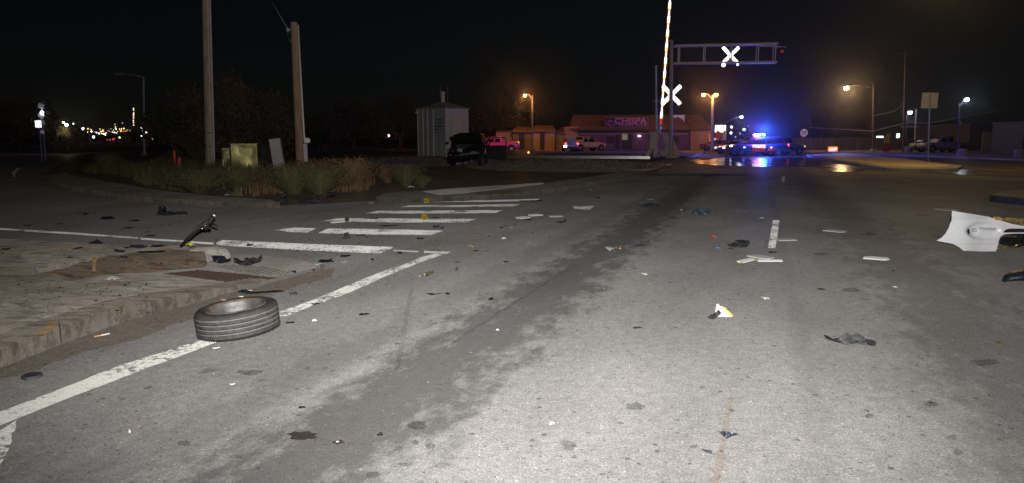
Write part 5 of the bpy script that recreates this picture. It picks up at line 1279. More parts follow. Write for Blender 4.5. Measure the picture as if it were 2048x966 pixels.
# ================================================================ CRASH DEBRIS
def scale_at(px, py): return (G(px+1, py)-G(px, py)).length   # metres per photo pixel across
def outline_ok(u, v, r_): return True
def shard(name, px, py, wpx, hpx, m, label, cat='car part', seed=1, style='flat', ang=0.0, group=None, thick=.004, z0=0.0):
    """bent broken panel: width and visible height taken from the photo, resting on the road"""
    r = random.Random(seed); s = scale_at(px, py); w = wpx*s; Y = G(px, py).y
    vis = hpx*s                       # height it would have standing up
    if style == 'flat': h = vis*.45; d = min(w*1.1, vis*.75*Y/H)
    elif style == 'strip': h = vis*.4; d = min(w*.4, max(.02, vis*.6*Y/H))
    elif style == 'lump': h = vis*.8; d = min(w*.7, vis*.5*Y/H+.02)
    else: h = vis*.95; d = w*.25      # stand
    nx, ny = (10, 5) if max(wpx, hpx) > 14 else (6, 3)
    vs = []; ph = r.uniform(0, 6); off = Vector((r.uniform(0, 50), r.uniform(0, 50), 0))
    e0 = [r.uniform(0, .2) for _ in range(ny+1)]; e1 = [r.uniform(0, .2) for _ in range(ny+1)]
    f0 = [r.uniform(0, .25) for _ in range(nx+1)]; f1 = [r.uniform(0, .25) for _ in range(nx+1)]
    for j in range(ny+1):
        for i in range(nx+1):
            u = i/nx; v = j/ny
            uu = e0[j]+(1-e0[j]-e1[j])*u; vv = f0[i]+(1-f0[i]-f1[i])*v
            x = (uu-.5)*w*1.25; y = (vv-.5)*d*1.3
            q = .5+.5*noise.noise(Vector((uu*2.4, vv*2.2, 0))+off)*1.6
            if style == 'flat': z = h*max(0, q)
            elif style == 'strip': y += d*.5*math.sin(uu*3+ph); z = h*(abs(math.sin(uu*2.6+ph))*.7+.3*q)*(1-.6*abs(vv-.5))
            elif style == 'lump': z = h*max(0, min(1.1, (1-(abs(uu-.5)*1.9)**3)*(1-(abs(vv-.45)*1.7)**3)*(.35+q*.95)+.14*r.random()))
            else: z = h*(1-vv)*(.6+.4*q); y = (vv-.5)*d
            vs.append(Vector((x, y, z)))
    mn = min(v.z for v in vs); vs = [v-Vector((0, 0, mn-.004)) for v in vs]
    n = nx+1
    fs = [(j*n+i, j*n+i+1, (j+1)*n+i+1, (j+1)*n+i) for j in range(ny) for i in range(nx)]
    if r.random() < .8 and max(wpx, hpx) > 14 and style != 'strip':
        for _ in range(3): fs.pop(r.choice((r.randrange(0, nx), r.randrange(len(fs)-nx, len(fs)))) % len(fs))
    mb = MB(); N_ = len(vs); up = vs; dn = [v-Vector((0, 0, thick)) for v in vs]
    ec = {}
    for f in fs:
        for a, b in zip(f, f[1:]+f[:1]): ec[(a, b)] = 1
    side = [(a, b) for (a, b) in ec if (b, a) not in ec]
    mb.add(up+dn, fs+[tuple(N_+i for i in reversed(f)) for f in fs]+[(b, a, a+N_, b+N_) for a, b in side])
    if style == 'lump' and wpx > 13:
        for q_ in range(5 if wpx > 25 else 3):          # torn ribs, clips and curled edges
            a_ = Vector((r.uniform(-.45, .45)*w, r.uniform(-.3, .3)*d, r.uniform(.1, .5)*h)); pl = [a_]
            for _ in range(3):
                a_ = a_+Vector((r.uniform(-.16, .16)*w, r.uniform(-.2, .2)*d, r.uniform(-.25, .45)*h)); a_.z = max(.004, a_.z); pl.append(a_)
            mb.path(pl, [.012*s/.0065*.6*r.uniform(.6, 1.3), .01*s/.0065*.6, .008*s/.0065*.6, .003], 5)
        for q_ in range(2):
            c_ = Vector((r.uniform(-.4, .4)*w, r.uniform(-.3, .1)*d, h*.3)); mb.box(c_, (w*r.uniform(.1, .25), d*.2, h*r.uniform(.3, .8)), Matrix.Rotation(r.uniform(-.7, .7), 3, 'Y') @ Matrix.Rotation(r.uniform(0, 3), 3, 'Z'), ch=.004)
    p = G(px, py+hpx*.35); p.z = z0
    o = mb.build(name, m, None, p, (0, 0, ang)); return tag(o, label, cat, group)
FR = 'car_fragment'
items = [
 # name, px, py, w, h, mat, style, ang, category, label
 ('bumper_fragment', 340, 426, 62, 9, M_dark, 'strip', .05, 'car part', 'long black bumper strip with an upturned end on the side street beyond the strut'),
 (FR, 215, 435, 28, 9, M_bluep, 'lump', .1, 'car part', 'shiny dark blue crumpled shard on the side street'),
 (FR, 190, 484, 24, 11, M_dark, 'stand', 0, 'car part', 'pointed black triangle shard beside the side street line'),
 (FR, 237, 503, 22, 8, M_dark, 'lump', .1, 'car part', 'small black bracket with a white dot on the far pavement strip'),
 (FR, 275, 492, 30, 8, M_darkg, 'flat', .1, 'car part', 'flat dark shard along the back edge of the pavement'),
 (FR, 318, 491, 22, 6, M_dark, 'flat', .1, 'car part', 'thin black shard just left of the curved strut foot'),
 (FR, 305, 502, 40, 6, M_dark, 'strip', .15, 'car part', 'thin black rod with a bent end on the pavement'),
 (FR, 155, 496, 12, 5, M_dark, 'flat', 0, 'car part', 'small black chip near the left pavement corner'),
 (FR, 270, 440, 18, 4, M_dark, 'flat', 0, 'car part', 'thin flat black piece right of the blue shard'),
 (FR, 259, 455, 17, 4, M_dark, 'flat', .2, 'car part', 'narrow black sliver just above the side street line'),
 (FR, 300, 471, 18, 4, M_darkg, 'flat', .2, 'car part', 'grey sliver touching the side street line'),
 (FR, 55, 450, 12, 4, M_dark, 'flat', 0, 'car part', 'small black piece near the left start of the side street line'),
 (FR, 118, 447, 10, 4, M_dark, 'flat', 0, 'car part', 'tiny black piece above the side street line'),
 (FR, 168, 427, 14, 4, M_dark, 'flat', 0, 'car part', 'small black sliver left of the shiny blue shard'),
 (FR, 12, 497, 12, 6, M_dark, 'flat', 0, 'car part', 'small black chip at the left frame edge on the pavement'),
 (FR, 247, 515, 12, 7, M_navy, 'lump', 0, 'car part', 'small teal black scrap on the pale pavement'),
 (FR, 140, 514, 10, 5, M_dark, 'flat', 0, 'car part', 'tiny black scrap left of the orange paint mark'),
 ('splash_guard', 490, 522, 66, 15, M_dark, 'lump', .1, 'car part', 'torn black splash guard lying across the kerb ramp'),
 (FR, 440, 520, 34, 10, M_bluep, 'lump', 0, 'car part', 'dark blue torn piece beside the painted kerb end'),
 (FR, 500, 490, 12, 7, M_dark, 'stand', .3, 'car part', 'tiny black fin standing on the first crosswalk stripe'),
 (FR, 652, 521, 26, 8, M_navy, 'flat', .3, 'car part', 'dark leaf shaped piece beside the pale teal scrap'),
 (FR, 637, 519, 12, 9, M_teal, 'lump', 0, 'car part', 'pale teal scrap with a white tip beyond the ramp'),
 (FR, 634, 527, 11, 5, M_white, 'flat', 0, 'car part', 'small white chip just below the teal scrap'),
 (FR, 588, 544, 10, 8, M_dark, 'lump', 0, 'car part', 'small black lump on the ramp foot'),
 (FR, 565, 521, 13, 4, M_dwhite, 'flat', 0, 'car part', 'thin white sliver right of the splash guard'),
 (FR, 530, 584, 66, 6, M_dark, 'strip', .03, 'car part', 'long thin black strip behind the loose tyre'),
 (FR, 490, 584, 24, 9, M_navy, 'lump', 0, 'car part', 'black crumbled lump at the kerb right behind the tyre'),
 (FR, 588, 587, 14, 8, M_darkg, 'lump', 0, 'car part', 'small grey crumbled scrap right of the thin black strip'),
 (FR, 497, 580, 12, 4, M_white, 'flat', .4, 'car part', 'short white sliver behind the tyre'),
 (FR, 632, 606, 14, 9, M_dark, 'flat', .6, 'car part', 'square black chip lying on the white edge line'),
 (FR, 693, 471, 16, 12, M_dark, 'stand', 0, 'car part', 'folded black flap between the first two crosswalk stripes'),
 (FR, 694, 439, 10, 10, M_dark, 'stand', .2, 'car part', 'small upright black flap at the left end of the third stripe'),
 (FR, 748, 436, 16, 7, M_darkg, 'flat', .2, 'car part', 'dark flat scrap on the third crosswalk stripe'),
 (FR, 778, 450, 34, 5, M_dark, 'strip', 0, 'car part', 'thin curved black strip between the second and third stripes'),
 (FR, 722, 470, 16, 4, M_dark, 'flat', .2, 'car part', 'thin black sliver beside the folded flap'),
 (FR, 871, 436, 14, 6, M_dark, 'lump', 0, 'car part', 'small black lump right of the nearer yellow marker'),
 (FR, 876, 454, 23, 9, M_navy, 'lump', 0, 'car part', 'black square block at the right end of the second stripe'),
 (FR, 841, 476, 14, 4, M_dark, 'flat', .3, 'car part', 'thin black sliver right of the first stripe end'),
 (FR, 692, 511, 18, 6, M_dark, 'flat', .1, 'car part', 'thin black scrap below the middle of the first stripe'),
 (FR, 745, 519, 8, 7, M_dark, 'lump', 0, 'car part', 'small black stub above the white edge line'),
 (FR, 688, 523, 12, 4, M_dwhite, 'flat', 0, 'car part', 'white edged sliver below the first stripe'),
 (FR, 800, 505, 10, 5, M_dark, 'flat', 0, 'car part', 'small black scrap on the short paint dash'),
 (FR, 1062, 400, 40, 5, M_dark, 'strip', 0, 'car part', 'flat black strip on the farthest crosswalk stripe'),
 (FR, 850, 548, 35, 10, M_bronze, 'flat', .5, 'car part', 'brown rectangular plastic tile on the asphalt'),
 (FR, 912, 537, 9, 11, M_dark, 'stand', .2, 'car part', 'small black shark fin chip right of the brown tile'),
 (FR, 869, 586, 22, 12, M_dark, 'strip', -.6, 'car part', 'curly black strip below the brown tile'),
 (FR, 895, 586, 10, 6, M_dark, 'flat', -.4, 'car part', 'small black chip right of the curly strip'),
 (FR, 982, 598, 10, 9, M_bluep, 'stand', .2, 'car part', 'small glossy black chip standing alone right of the curly strip'),
 (FR, 941, 492, 10, 5, M_tan, 'lump', 0, 'litter', 'crumpled pale tan scrap right of the edge line tip'),
 (FR, 951, 469, 12, 4, M_tan, 'flat', .1, 'litter', 'flat tan sliver beyond the crumpled scrap'),
 (FR, 1008, 477, 8, 5, M_white, 'lump', 0, 'litter', 'small white chip in the middle of the lane'),
 (FR, 952, 501, 8, 4, M_dark, 'flat', 0, 'car part', 'tiny black chip below the crumpled tan scrap'),
 (FR, 1012, 523, 10, 4, M_dark, 'flat', .4, 'car part', 'tiny black sliver in the lane centre'),
 (FR, 1003, 454, 8, 4, M_dark, 'flat', 0, 'car part', 'tiny black chip below the left white strip'),
 (FR, 1057, 440, 11, 5, M_dark, 'lump', 0, 'car part', 'small dark lump below the paired white strips'),
 (FR, 1123, 443, 18, 7, M_dark, 'stand', .2, 'car part', 'black wedge below the right white strip'),
 (FR, 1195, 395, 8, 5, M_dark, 'lump', 0, 'car part', 'small black lump far up the lane left of the dark cluster'),
 (FR, 1180, 379, 6, 3, M_dwhite, 'lump', 0, 'litter', 'tiny white scrap near the far kerb'),
 (FR, 1300, 411, 42, 7, M_dark, 'lump', 0, 'car part', 'wide flat black wreckage left of the blue grey one'),
 (FR, 1300, 398, 12, 3, M_dwhite, 'flat', 0, 'car part', 'thin white sliver above the wide flat wreckage'),
 (FR, 1401, 424, 36, 12, mat('blue_grey_plastic', (.04, .055, .075), .45, 0, .4, 20, .3), 'lump', 0, 'car part', 'blue grey crumpled wreckage in mid lane'),
 (FR, 1272, 491, 58, 9, mat('charcoal_strip', (.03, .028, .034), .6), 'strip', .04, 'car part', 'long charcoal strip pointing right from the tan edged paper'),
 (FR, 1261, 456, 16, 6, M_darkg, 'strip', 0, 'car part', 'small grey hook shaped piece in mid lane'),
 (FR, 1425, 473, 14, 6, M_orange, 'lump', 0, 'car part', 'orange lens fragment in mid lane'),
 (FR, 1480, 489, 46, 15, M_dark, 'lump', -.05, 'car part', 'large black mirror housing left of the centre dash'),
 (FR, 1474, 484, 6, 9, M_dwhite, 'stand', 0, 'car part', 'small white tab standing on the black mirror housing'),
 (FR, 1461, 497, 8, 4, M_dark, 'lump', 0, 'car part', 'tiny black chip under the mirror housing'),
 (FR, 1435, 496, 8, 5, mat('light_blue_glass', (.2, .35, .8), .2), 'lump', 0, 'car part', 'tiny light blue chip left of the mirror housing'),
 (FR, 1363, 420, 5, 4, mat('pale_blue_chip', (.4, .6, .9), .2), 'lump', 0, 'car part', 'tiny pale blue chip left of the blue grey wreckage'),
 (FR, 1545, 504, 17, 3, M_bluep, 'flat', .1, 'car part', 'thin blue black sliver under the centre dash'),
 (FR, 1524, 436, 9, 4, M_dwhite, 'lump', 0, 'litter', 'small pale scrap left of the top of the centre dash'),
 (FR, 1288, 547, 10, 4, M_white, 'flat', 0, 'litter', 'small white chip below the charcoal strip'),
 (FR, 1531, 595, 13, 5, M_white, 'flat', 0, 'litter', 'small curled white chip in the lane below the white strips'),
 (FR, 1430, 631, 28, 13, M_dark, 'stand', .6, 'car part', 'black folded strip leaning on the crumpled white paper'),
 (FR, 1276, 655, 17, 4, M_darkg, 'flat', 0, 'car part', 'thin dark sliver left of the white paper'),
 (FR, 1705, 680, 62, 17, M_darkg, 'lump', -.15, 'car part', 'largest crumpled grey black wreckage on the right lane'),
 (FR, 1668, 678, 34, 9, M_dark, 'strip', -.35, 'car part', 'black tapering tail at the left of the largest wreckage'),
 (FR, 1745, 686, 20, 8, M_dark, 'lump', .2, 'car part', 'dark rounded end at the right of the largest wreckage'),
 (FR, 1643, 578, 12, 4, M_darkg, 'flat', 0, 'car part', 'small grey chip in the right lane'),
 (FR, 1735, 467, 22, 5, M_dark, 'flat', 0, 'car part', 'thin black piece right of the upper right white strip'),
 (FR, 1845, 429, 16, 3, M_dark, 'flat', 0, 'car part', 'thin black sliver left of the white bumper'),
 (FR, 1880, 471, 16, 4, M_dark, 'flat', 0, 'car part', 'black sliver touching the white bumper tip'),
 (FR, 1457, 869, 38, 12, M_bluep, 'stand', -.1, 'car part', 'dark arrowhead shard on the tan crack near the camera'),
 (FR, 1412, 901, 20, 6, M_dark, 'flat', -.3, 'car part', 'small black shard below the arrowhead shard'),
 (FR, 1997, 684, 12, 5, M_bronze, 'flat', -.3, 'car part', 'tiny brown sliver on the right lane'),
 (FR, 604, 814, 12, 5, M_dark, 'flat', .2, 'car part', 'small black triangle chip on the near asphalt'),
 (FR, 580, 645, 14, 4, M_dark, 'flat', .1, 'car part', 'thin dark sliver right of the tyre'),
 (FR, 728, 627, 14, 6, M_dark, 'flat', -.2, 'car part', 'small black chip in the lane right of the edge line'),
 (FR, 590, 398, 70, 12, M_dark, 'lump', .15, 'car part', 'long black bumper wreck under the weeds at the far kerb'),
 (FR, 645, 393, 46, 11, M_dark, 'strip', .25, 'car part', 'rising black beam at the right end of the far bumper wreck'),
 (FR, 562, 399, 22, 11, M_dark, 'stand', .1, 'car part', 'small black peaked wreck piece left of the far bumper wreck'),
 (FR, 661, 402, 10, 4, M_dwhite, 'lump', 0, 'litter', 'small pale scrap right of the far bumper wreck'),
 (FR, 455, 390, 9, 4, M_dwhite, 'lump', 0, 'litter', 'small pale scrap at the weeds edge above the far apron'),
 (FR, 822, 374, 13, 8, M_dwhite, 'lump', 0, 'litter', 'round pale rock like scrap by the lone green weed'),
 (FR, 742, 406, 8, 4, M_dwhite, 'lump', 0, 'litter', 'small pale scrap on the dark side street mouth'),
 (FR, 845, 398, 34, 5, M_dark, 'strip', -.2, 'car part', 'thin black branch like strip by the farther yellow marker'),
 (FR, 1790, 573, 7, 3, M_white, 'flat', 0, 'litter', 'tiny white chip in the right wheel path'),
 (FR, 1105, 846, 10, 6, M_white, 'lump', 0, 'litter', 'bright white chip on the pale near asphalt'),
 (FR, 675, 884, 5, 3, M_white, 'lump', 0, 'litter', 'bright white chip on the small round oil spot'),
 (FR, 629, 641, 8, 5, M_white, 'lump', 0, 'litter', 'white chip right of the tyre and below the edge line'),
 (FR, 995, 660, 5, 3, M_white, 'lump', 0, 'litter', 'tiny white chip in the dark wheel path'),
 (FR, 226, 557, 20, 7, M_dwhite, 'lump', 0, 'litter', 'white crumpled scrap on the mud of the ramp'),
 (FR, 207, 669, 12, 5, M_white, 'strip', .5, 'litter', 'white sliver in the gutter left of the tyre'),
]
OUT = {
 (340, 426): [(314.5, 413), (325, 412), (322, 419), (327, 424.6), (367, 423), (374, 428), (328.5, 431.6), (313.6, 429)],
 (215, 435): [(200, 438), (204, 432.5), (212, 433.6), (221, 432.5), (230, 436), (223, 438), (212.5, 439.2)],
 (190, 484): [(176, 487), (186, 482), (191, 478), (197, 482), (202, 488)],
 (237, 503): [(227, 498.4), (249.4, 501), (248.5, 504.5), (230, 503.7)],
 (440, 520): [(418.8, 511.5), (446.6, 512.5), (448.5, 520), (459.6, 517), (456, 524.5), (441, 527), (428, 523.6)],
 (490, 522): [(464, 516), (476, 521.8), (485.6, 524.5), (487.4, 516), (493, 520), (504, 515), (511.5, 518), (521, 510.6), (520, 523.6), (504, 529), (493, 532), (478, 528.6), (467, 522.7)],
 (1480, 489): [(1454.5, 487.6), (1463, 488), (1468, 486), (1473, 481), (1486, 480), (1500.6, 482.7), (1500, 489), (1492.6, 494), (1479, 495.6), (1459.5, 493.4)],
 (1401, 424): [(1383, 428), (1391.6, 419.7), (1400, 415), (1410, 418), (1420, 417), (1423, 423), (1413, 429.7), (1398, 430.8)],
 (1300, 411): [(1275.7, 410), (1290, 408), (1302, 405), (1312, 409), (1323, 410), (1305.6, 415.7), (1281, 414)],
 (1272, 491): [(1235, 489.5), (1291.5, 483.5), (1298.5, 479), (1302, 491), (1256, 496), (1235, 493)],
 (1705, 680): [(1681, 679), (1685, 672), (1698.7, 668.7), (1703.7, 672), (1720.6, 668.7), (1732, 677), (1745, 680), (1742, 688), (1730.7, 690), (1716, 686), (1703.7, 688), (1690, 690)],
 (1668, 678): [(1651.4, 671), (1660, 674), (1670, 679), (1683.5, 677), (1688, 684), (1690, 689), (1676, 685), (1663, 681)],
 (1745, 686): [(1734, 679), (1745, 680), (1754, 684), (1751, 692), (1738, 691)],
 (1457, 869): [(1440.5, 864.4), (1450.6, 864.4), (1479, 869.5), (1464, 873), (1452, 878)],
 (1412, 901): [(1404, 899), (1425, 902.5), (1423.6, 908), (1410, 903.5)],
 (1430, 631): [(1416.4, 634), (1428.7, 629), (1439, 620), (1443.5, 627), (1428.7, 639), (1418, 637.5)],
 (693, 471): [(681, 478), (688, 473), (687, 466.4), (696, 464.5), (699, 472), (700, 477.5)],
 (876, 454): [(866, 451), (873.7, 450), (889, 453.7), (887, 458), (866, 458)],
 (871, 436): [(865, 435), (871, 433.6), (877.7, 435), (877.7, 437.5), (866, 437.5)],
 (694, 439): [(690, 434.6), (697, 434), (698, 442), (689, 443)],
 (590, 398): [(588.6, 394), (623.7, 395), (640, 393), (633.5, 399), (632.5, 406), (614, 404), (594, 404)],
 (645, 393): [(622, 395), (647, 391), (663, 385), (670.6, 387), (669.6, 392), (647, 397), (630, 400)],
 (562, 399): [(551.5, 402), (557, 393), (569, 384.4), (572, 389), (565, 397), (579, 404), (552, 404.5)],
 (850, 548): [(834.8, 550), (865, 540.6), (868.7, 546.4), (837.7, 554.5)],
 (912, 537): [(908.7, 540), (916, 531), (916.8, 540), (911.6, 542)],
 (1123, 443): [(1110, 443.8), (1124.6, 442), (1132.8, 438), (1132, 444.3), (1121.7, 446.4)],
}
def wreck_piece(name, outline, m, label, cat, seed, z0=0.0):
    """broken moulded part: its silhouette stands on the ground, leans back and has real depth and creases"""
    r = random.Random(seed); pb_ = max(p[1] for p in outline); cxp = sum(p[0] for p in outline)/len(outline)
    b = G(cxp, pb_, z0); pts = [P(a, c, b.y) for a, c in outline]; pts = [(p.x-b.x, p.z-b.z) for p in pts]
    w = max(p[0] for p in pts)-min(p[0] for p in pts); h = max(p[1] for p in pts); dep = max(.02, min(.5*w, 1.2*h))
    o2 = dens(pts, max(w/14, .012), w*.012, r); v, fcs = cdt(o2, max(w/12, .014)); n = len(v); off = Vector((r.uniform(0, 99), 0, 0))
    cz = h*.4
    f_ = []; k_ = []
    for p in v:
        q_ = noise.noise(Vector((p.x/w*4, p.y/h*3, 0))+off); q2_ = noise.noise(Vector((p.x/w*11, p.y/h*6, 3))+off)
        f_.append(Vector((p.x, -.10*dep*q_-.035*dep*q2_+dep*.35*(max(0, p.y)/h)**1.5, max(.001, p.y))))
        k_.append(Vector((p.x*.86, dep*(.75+.3*q_)*(1 if p.y < h*.8 else .7), max(.001, p.y*.78))))
    n0 = len(o2); mb = MB().add(f_+k_, fcs+[tuple(n+i for i in reversed(t)) for t in fcs])
    mb.add([f_[i] for i in range(n0)]+[k_[i] for i in range(n0)], [((i+1) % n0, i, n0+i, n0+(i+1) % n0) for i in range(n0)])
    for _ in range(3 if w > .15 else 0):
        x = r.uniform(-.35, .35)*w; mb.path([(x, -.01, h*.3), (x+r.uniform(-.1, .1)*w, -.03, h*.5), (x+r.uniform(-.2, .2)*w, -.02, h*.35)], [.006, .005, .003], 5)
    return tag(mb.build(name, m, None, b), label, cat)
for k, (nm, px, py, w, h, m, stl, an, cat, lab) in enumerate(items):
    z0 = 0.0
    g = G(px, py)
    if px < 420 and 478 < py < 560: z0 = .14 if py < 540 else .05
    if px < 700 and py > 385 and py < 400 and False: z0 = .1
    if (px, py) in ((590, 398), (645, 393), (562, 399), (455, 390), (822, 374)): z0 = .12
    if (px, py) in OUT:
        if px < 700 and (px, py) in ((440, 520), (490, 522)): z0 = 0.014
        wreck_piece(nm, OUT[(px, py)], m, lab, cat, 300+k, z0); continue
    o = shard(nm, px, py, w, h, m, lab, cat, 100+k, stl, an)
    if z0:
        p = G(px, py+h*.35, z0); o.location = p
# white flat strips (broken plastic trim / sign blanks)
def strip(px0, py0, px1, py1, hpx, m, label, thick=.012, name='white_strip', cat='car part', group='white plastic strips on the road', notch=True, lift_=0.0):
    a, b = G(px0, py0), G(px1, py1); d = (b-a); L = d.length; s = scale_at(px0, py0); Y = a.y
    wd_ = max(.025, hpx*s*Y/H*.75); r = random.Random(int(px0)); ang = math.atan2(d.y, d.x)
    hx, hy = L/2, wd_/2
    pts = [(-hx, -hy), (hx-wd_*.2, -hy), (hx, -hy*.2), (hx-wd_*.15, hy), (-hx+wd_*.35, hy), (-hx+wd_*.05, hy*.3)] if notch else [(-hx, -hy), (hx, -hy), (hx, hy), (-hx, hy)]
    mb = MB().prism(pts, .004, .004+thick)
    mb.xf(lambda v: Vector((v.x, v.y, v.z+lift_*max(0, v.x/hx)**2)))
    return tag(mb.build(name, M_strip if m is M_white else M_stripd, None, (a+b)/2, (0, 0, ang)), label, cat, group)
for a in ((1034, 437.5, 1056, 434.5, 3.5, M_white, 'left of the three short white strips right of the crosswalk'), (1057, 432, 1083, 430, 3.5, M_white, 'middle of the three short white strips right of the crosswalk'), (1096, 433.5, 1126, 432.5, 4, M_dwhite, 'right of the three short white strips right of the crosswalk'),
          (1552, 481, 1591, 480, 5, M_dwhite, 'white strip reaching right from the centre dash'), (1514, 522.5, 1565, 522.5, 4, M_white, 'brightest straight white strip below the centre dash'),
          (1504, 512, 1543, 519, 7, M_dwhite, 'broad pale strip lying across the brightest one'), (1478, 526, 1507, 519, 4, M_white, 'slanted white strip with a lime tip left of the brightest one'),
          (1653, 461, 1692, 465, 5.5, M_dwhite, 'pale strip alone beyond and right of the centre dash'), (1727, 516, 1779, 520, 7, M_white, 'pale strip nearest the camera in the right lane'), (1880, 418.5, 1914, 422, 4.5, M_dwhite, 'pale strip just above the tip of the white bumper'),
          (660, 446, 690, 443.5, 3, M_white, 'thin white strip with lime end at the third crosswalk stripe')):
    strip(*a)
for x, y, w, lab in ((1483, 526, 9, 'lime yellow foam tip on the slanted white strip'), (1511, 520, 8, 'lime yellow foam bit between the white strips'), (697, 443, 6, 'lime yellow foam bit by the small upright black flap'), (378, 490, 14, 'yellow green foam clump at the foot of the curved strut')):
    o = shard('foam_fragment', x, y, w, 5 if w < 12 else 9, M_limey, lab, 'foam', int(x), 'lump')
    if x == 378: o.location = G(378, 492, .13)
# crumpled white paper placards with yellow rims
def placard(px, py, w, h, ang, label, stand):
    s = scale_at(px, py); b = G(px, py+h*.4); W_ = w*s; Hh = h*s; e = empty('paper_placard', b, ang, label, 'placard')
    vs = []; n = 6
    for j in range(n+1):
        for i in range(n+1):
            u, v = i/n, j/n
            if stand: vs.append(((u-.5)*W_*(1-.6*v)-.15*W_*v, (v*.35+.1*math.sin(u*4))*Hh, .006+Hh*v*(.9-.3*u)+.02*noise.noise(Vector((u*4, v*4, 1)))))
            else: vs.append(((u-.5)*W_+(v-.5)*.3*W_, (v-.5)*min(Hh*4, W_), .008+.35*Hh*abs(math.sin(u*2.5+v))))
    fs = [(j*(n+1)+i, j*(n+1)+i+1, (j+1)*(n+1)+i+1, (j+1)*(n+1)+i) for j in range(n) for i in range(n)]
    mb = MB().add(vs, fs, 0, True).add([Vector(v)-Vector((0, -.003, .002)) for v in vs], [tuple(reversed(f)) for f in fs], 0, True)
    mb.build('sheet', M_white, e)
    ed = [vs[j*(n+1)+n] for j in range(n+1)]; MB().path([Vector(v)+Vector((0, -.004, .004)) for v in ed], .009, 6).build('yellow_rim', M_yellow, e)
    return e
placard(1447, 624, 34, 26, .05, 'crumpled white paper placard with yellow rim standing in the lane', True)
placard(1225, 495, 26, 12, .5, 'flattened white paper placard with yellow rim at the charcoal strip', False)
# yellow numbered evidence tents
def tent(px, py, num, label):
    b = G(px, py); e = empty('evidence_marker', b, R(-3), label, 'evidence marker'); s = scale_at(px, py); w = 11*s*.95; h = 10*s
    if num == '11': w, h = 9*s, 8.5*s
    t = .004
    for sg in (-1, 1):
        MB().add([(-w/2, sg*.05, 0), (w/2, sg*.05, 0), (w/2, 0, h), (-w/2, 0, h), (-w/2, sg*.05+sg*t, 0), (w/2, sg*.05+sg*t, 0), (w/2, sg*t, h), (-w/2, sg*t, h)],
                 [(0, 1, 2, 3), (3, 2, 1, 0), (4, 5, 6, 7), (7, 6, 5, 4), (0, 4, 7, 3), (1, 2, 6, 5)]).build('panel', M_yellow, e)
    text_mesh(num, h*.85, .002, 'number', M_black, e, (0, -.034, h*.45), (math.pi/2-math.atan(.05/h), 0, 0), bold=.002)
    return e
tent(853, 406, '11', 'smaller yellow evidence marker at the left end of the farthest crosswalk stripe')
tent(849, 439.5, '12', 'larger yellow evidence marker numbered 12 on the third crosswalk stripe')

# curved black strut sticking up from the pavement corner
b = G(372, 495, .14); e = empty('suspension_strut', b, 0, 'curved black strut rising off the pavement corner by the crosswalk', 'car part')
pts = [P(362, 497, b.y)-b, P(376, 478, b.y)-b, P(392, 462, b.y)-b, P(409, 450, b.y)-b, P(420, 443, b.y)-b, P(428, 430, b.y)-b]
pts[0].z = .01
MB().path(pts, [.018, .025, .03, .034, .034, .02], 8).build('arm', M_dark, e)
MB().path([p+Vector((.0, -.045, .01)) for p in pts[1:5]], .012, 5).build('pipe', M_darkg, e)
for i, (x, y) in enumerate(((411, 451), (404, 457), (427, 430), (430, 432))):
    MB().ball(P(x, y, b.y-.05)-b, .018, 6, 4).build('bolt', M_chrome, e)
MB().path([P(420, 446, b.y)-b, P(432, 451, b.y)-b, P(436, 453, b.y)-b], .012, 5).box(P(412, 455, b.y)-b, (.12, .08, .05), ch=.015).build('bracket', M_dark, e)

# ---------------------------------------------------------------- loose tyre with its wheel
cx = G(478, 668); s = .62/168
b = G(476, 688); b = Vector((P(477, 640, b.y+.28).x, b.y+.29, 0))
ty = empty('loose_wheel', b, 0, 'loose car tyre on its bare rim lying flat across the white edge line', 'tyre')
ty.rotation_euler = (R(1.5), R(-4.5), 0); ty.location.z = .018; ty.scale = (.95, .95, .97)
M_tread = mat('dusty_tyre_rubber', (.058, .057, .056), .75, 0, .5, 26, .5)
M_side = mat('dusty_tyre_sidewall', (.043, .042, .041), .7, 0, .4, 14, .3)
M_groove = mat('chalky_groove', (.18, .176, .17), .9, 0, .2, 20)
RT, HT = .312, .205
z = lambda t: HT*t
prof = [(.215, z(.86)), (.225, z(.93)), (.25, z(.985)), (.275, z(.99)), (.295, z(.955)), (.306, z(.90)), (.3105, z(.84))]
tread = []; lo_, hi_ = .12, .84
prof2 = [(.3105, z(hi_))]; mis = []
cuts = [.80, .62, .45, .28]
cur = hi_
for c_ in cuts:
    prof2 += [(RT, z(c_+.012)), (RT-.009, z(c_+.006)), (RT-.009, z(c_-.014)), (RT, z(c_-.020))]; mis += [0, 1, 1, 1]
prof2 += [(RT, z(.12))]; mis += [0]
prof3 = [(RT, z(.12)), (.305, z(.07)), (.290, z(.02)), (.27, 0.0), (.24, 0.0), (.218, z(.08))]
def wob(v):
    a = math.atan2(v.y, v.x); k = 1+.006*math.sin(a*3+1); return Vector((v.x*k, v.y*k, v.z))
MB().lathe(prof, 96).lathe(list(reversed(prof3))[::-1], 96).xf(wob).build('sidewall', M_side, ty)
tr = MB().lathe(prof2, 96, mis=mis)
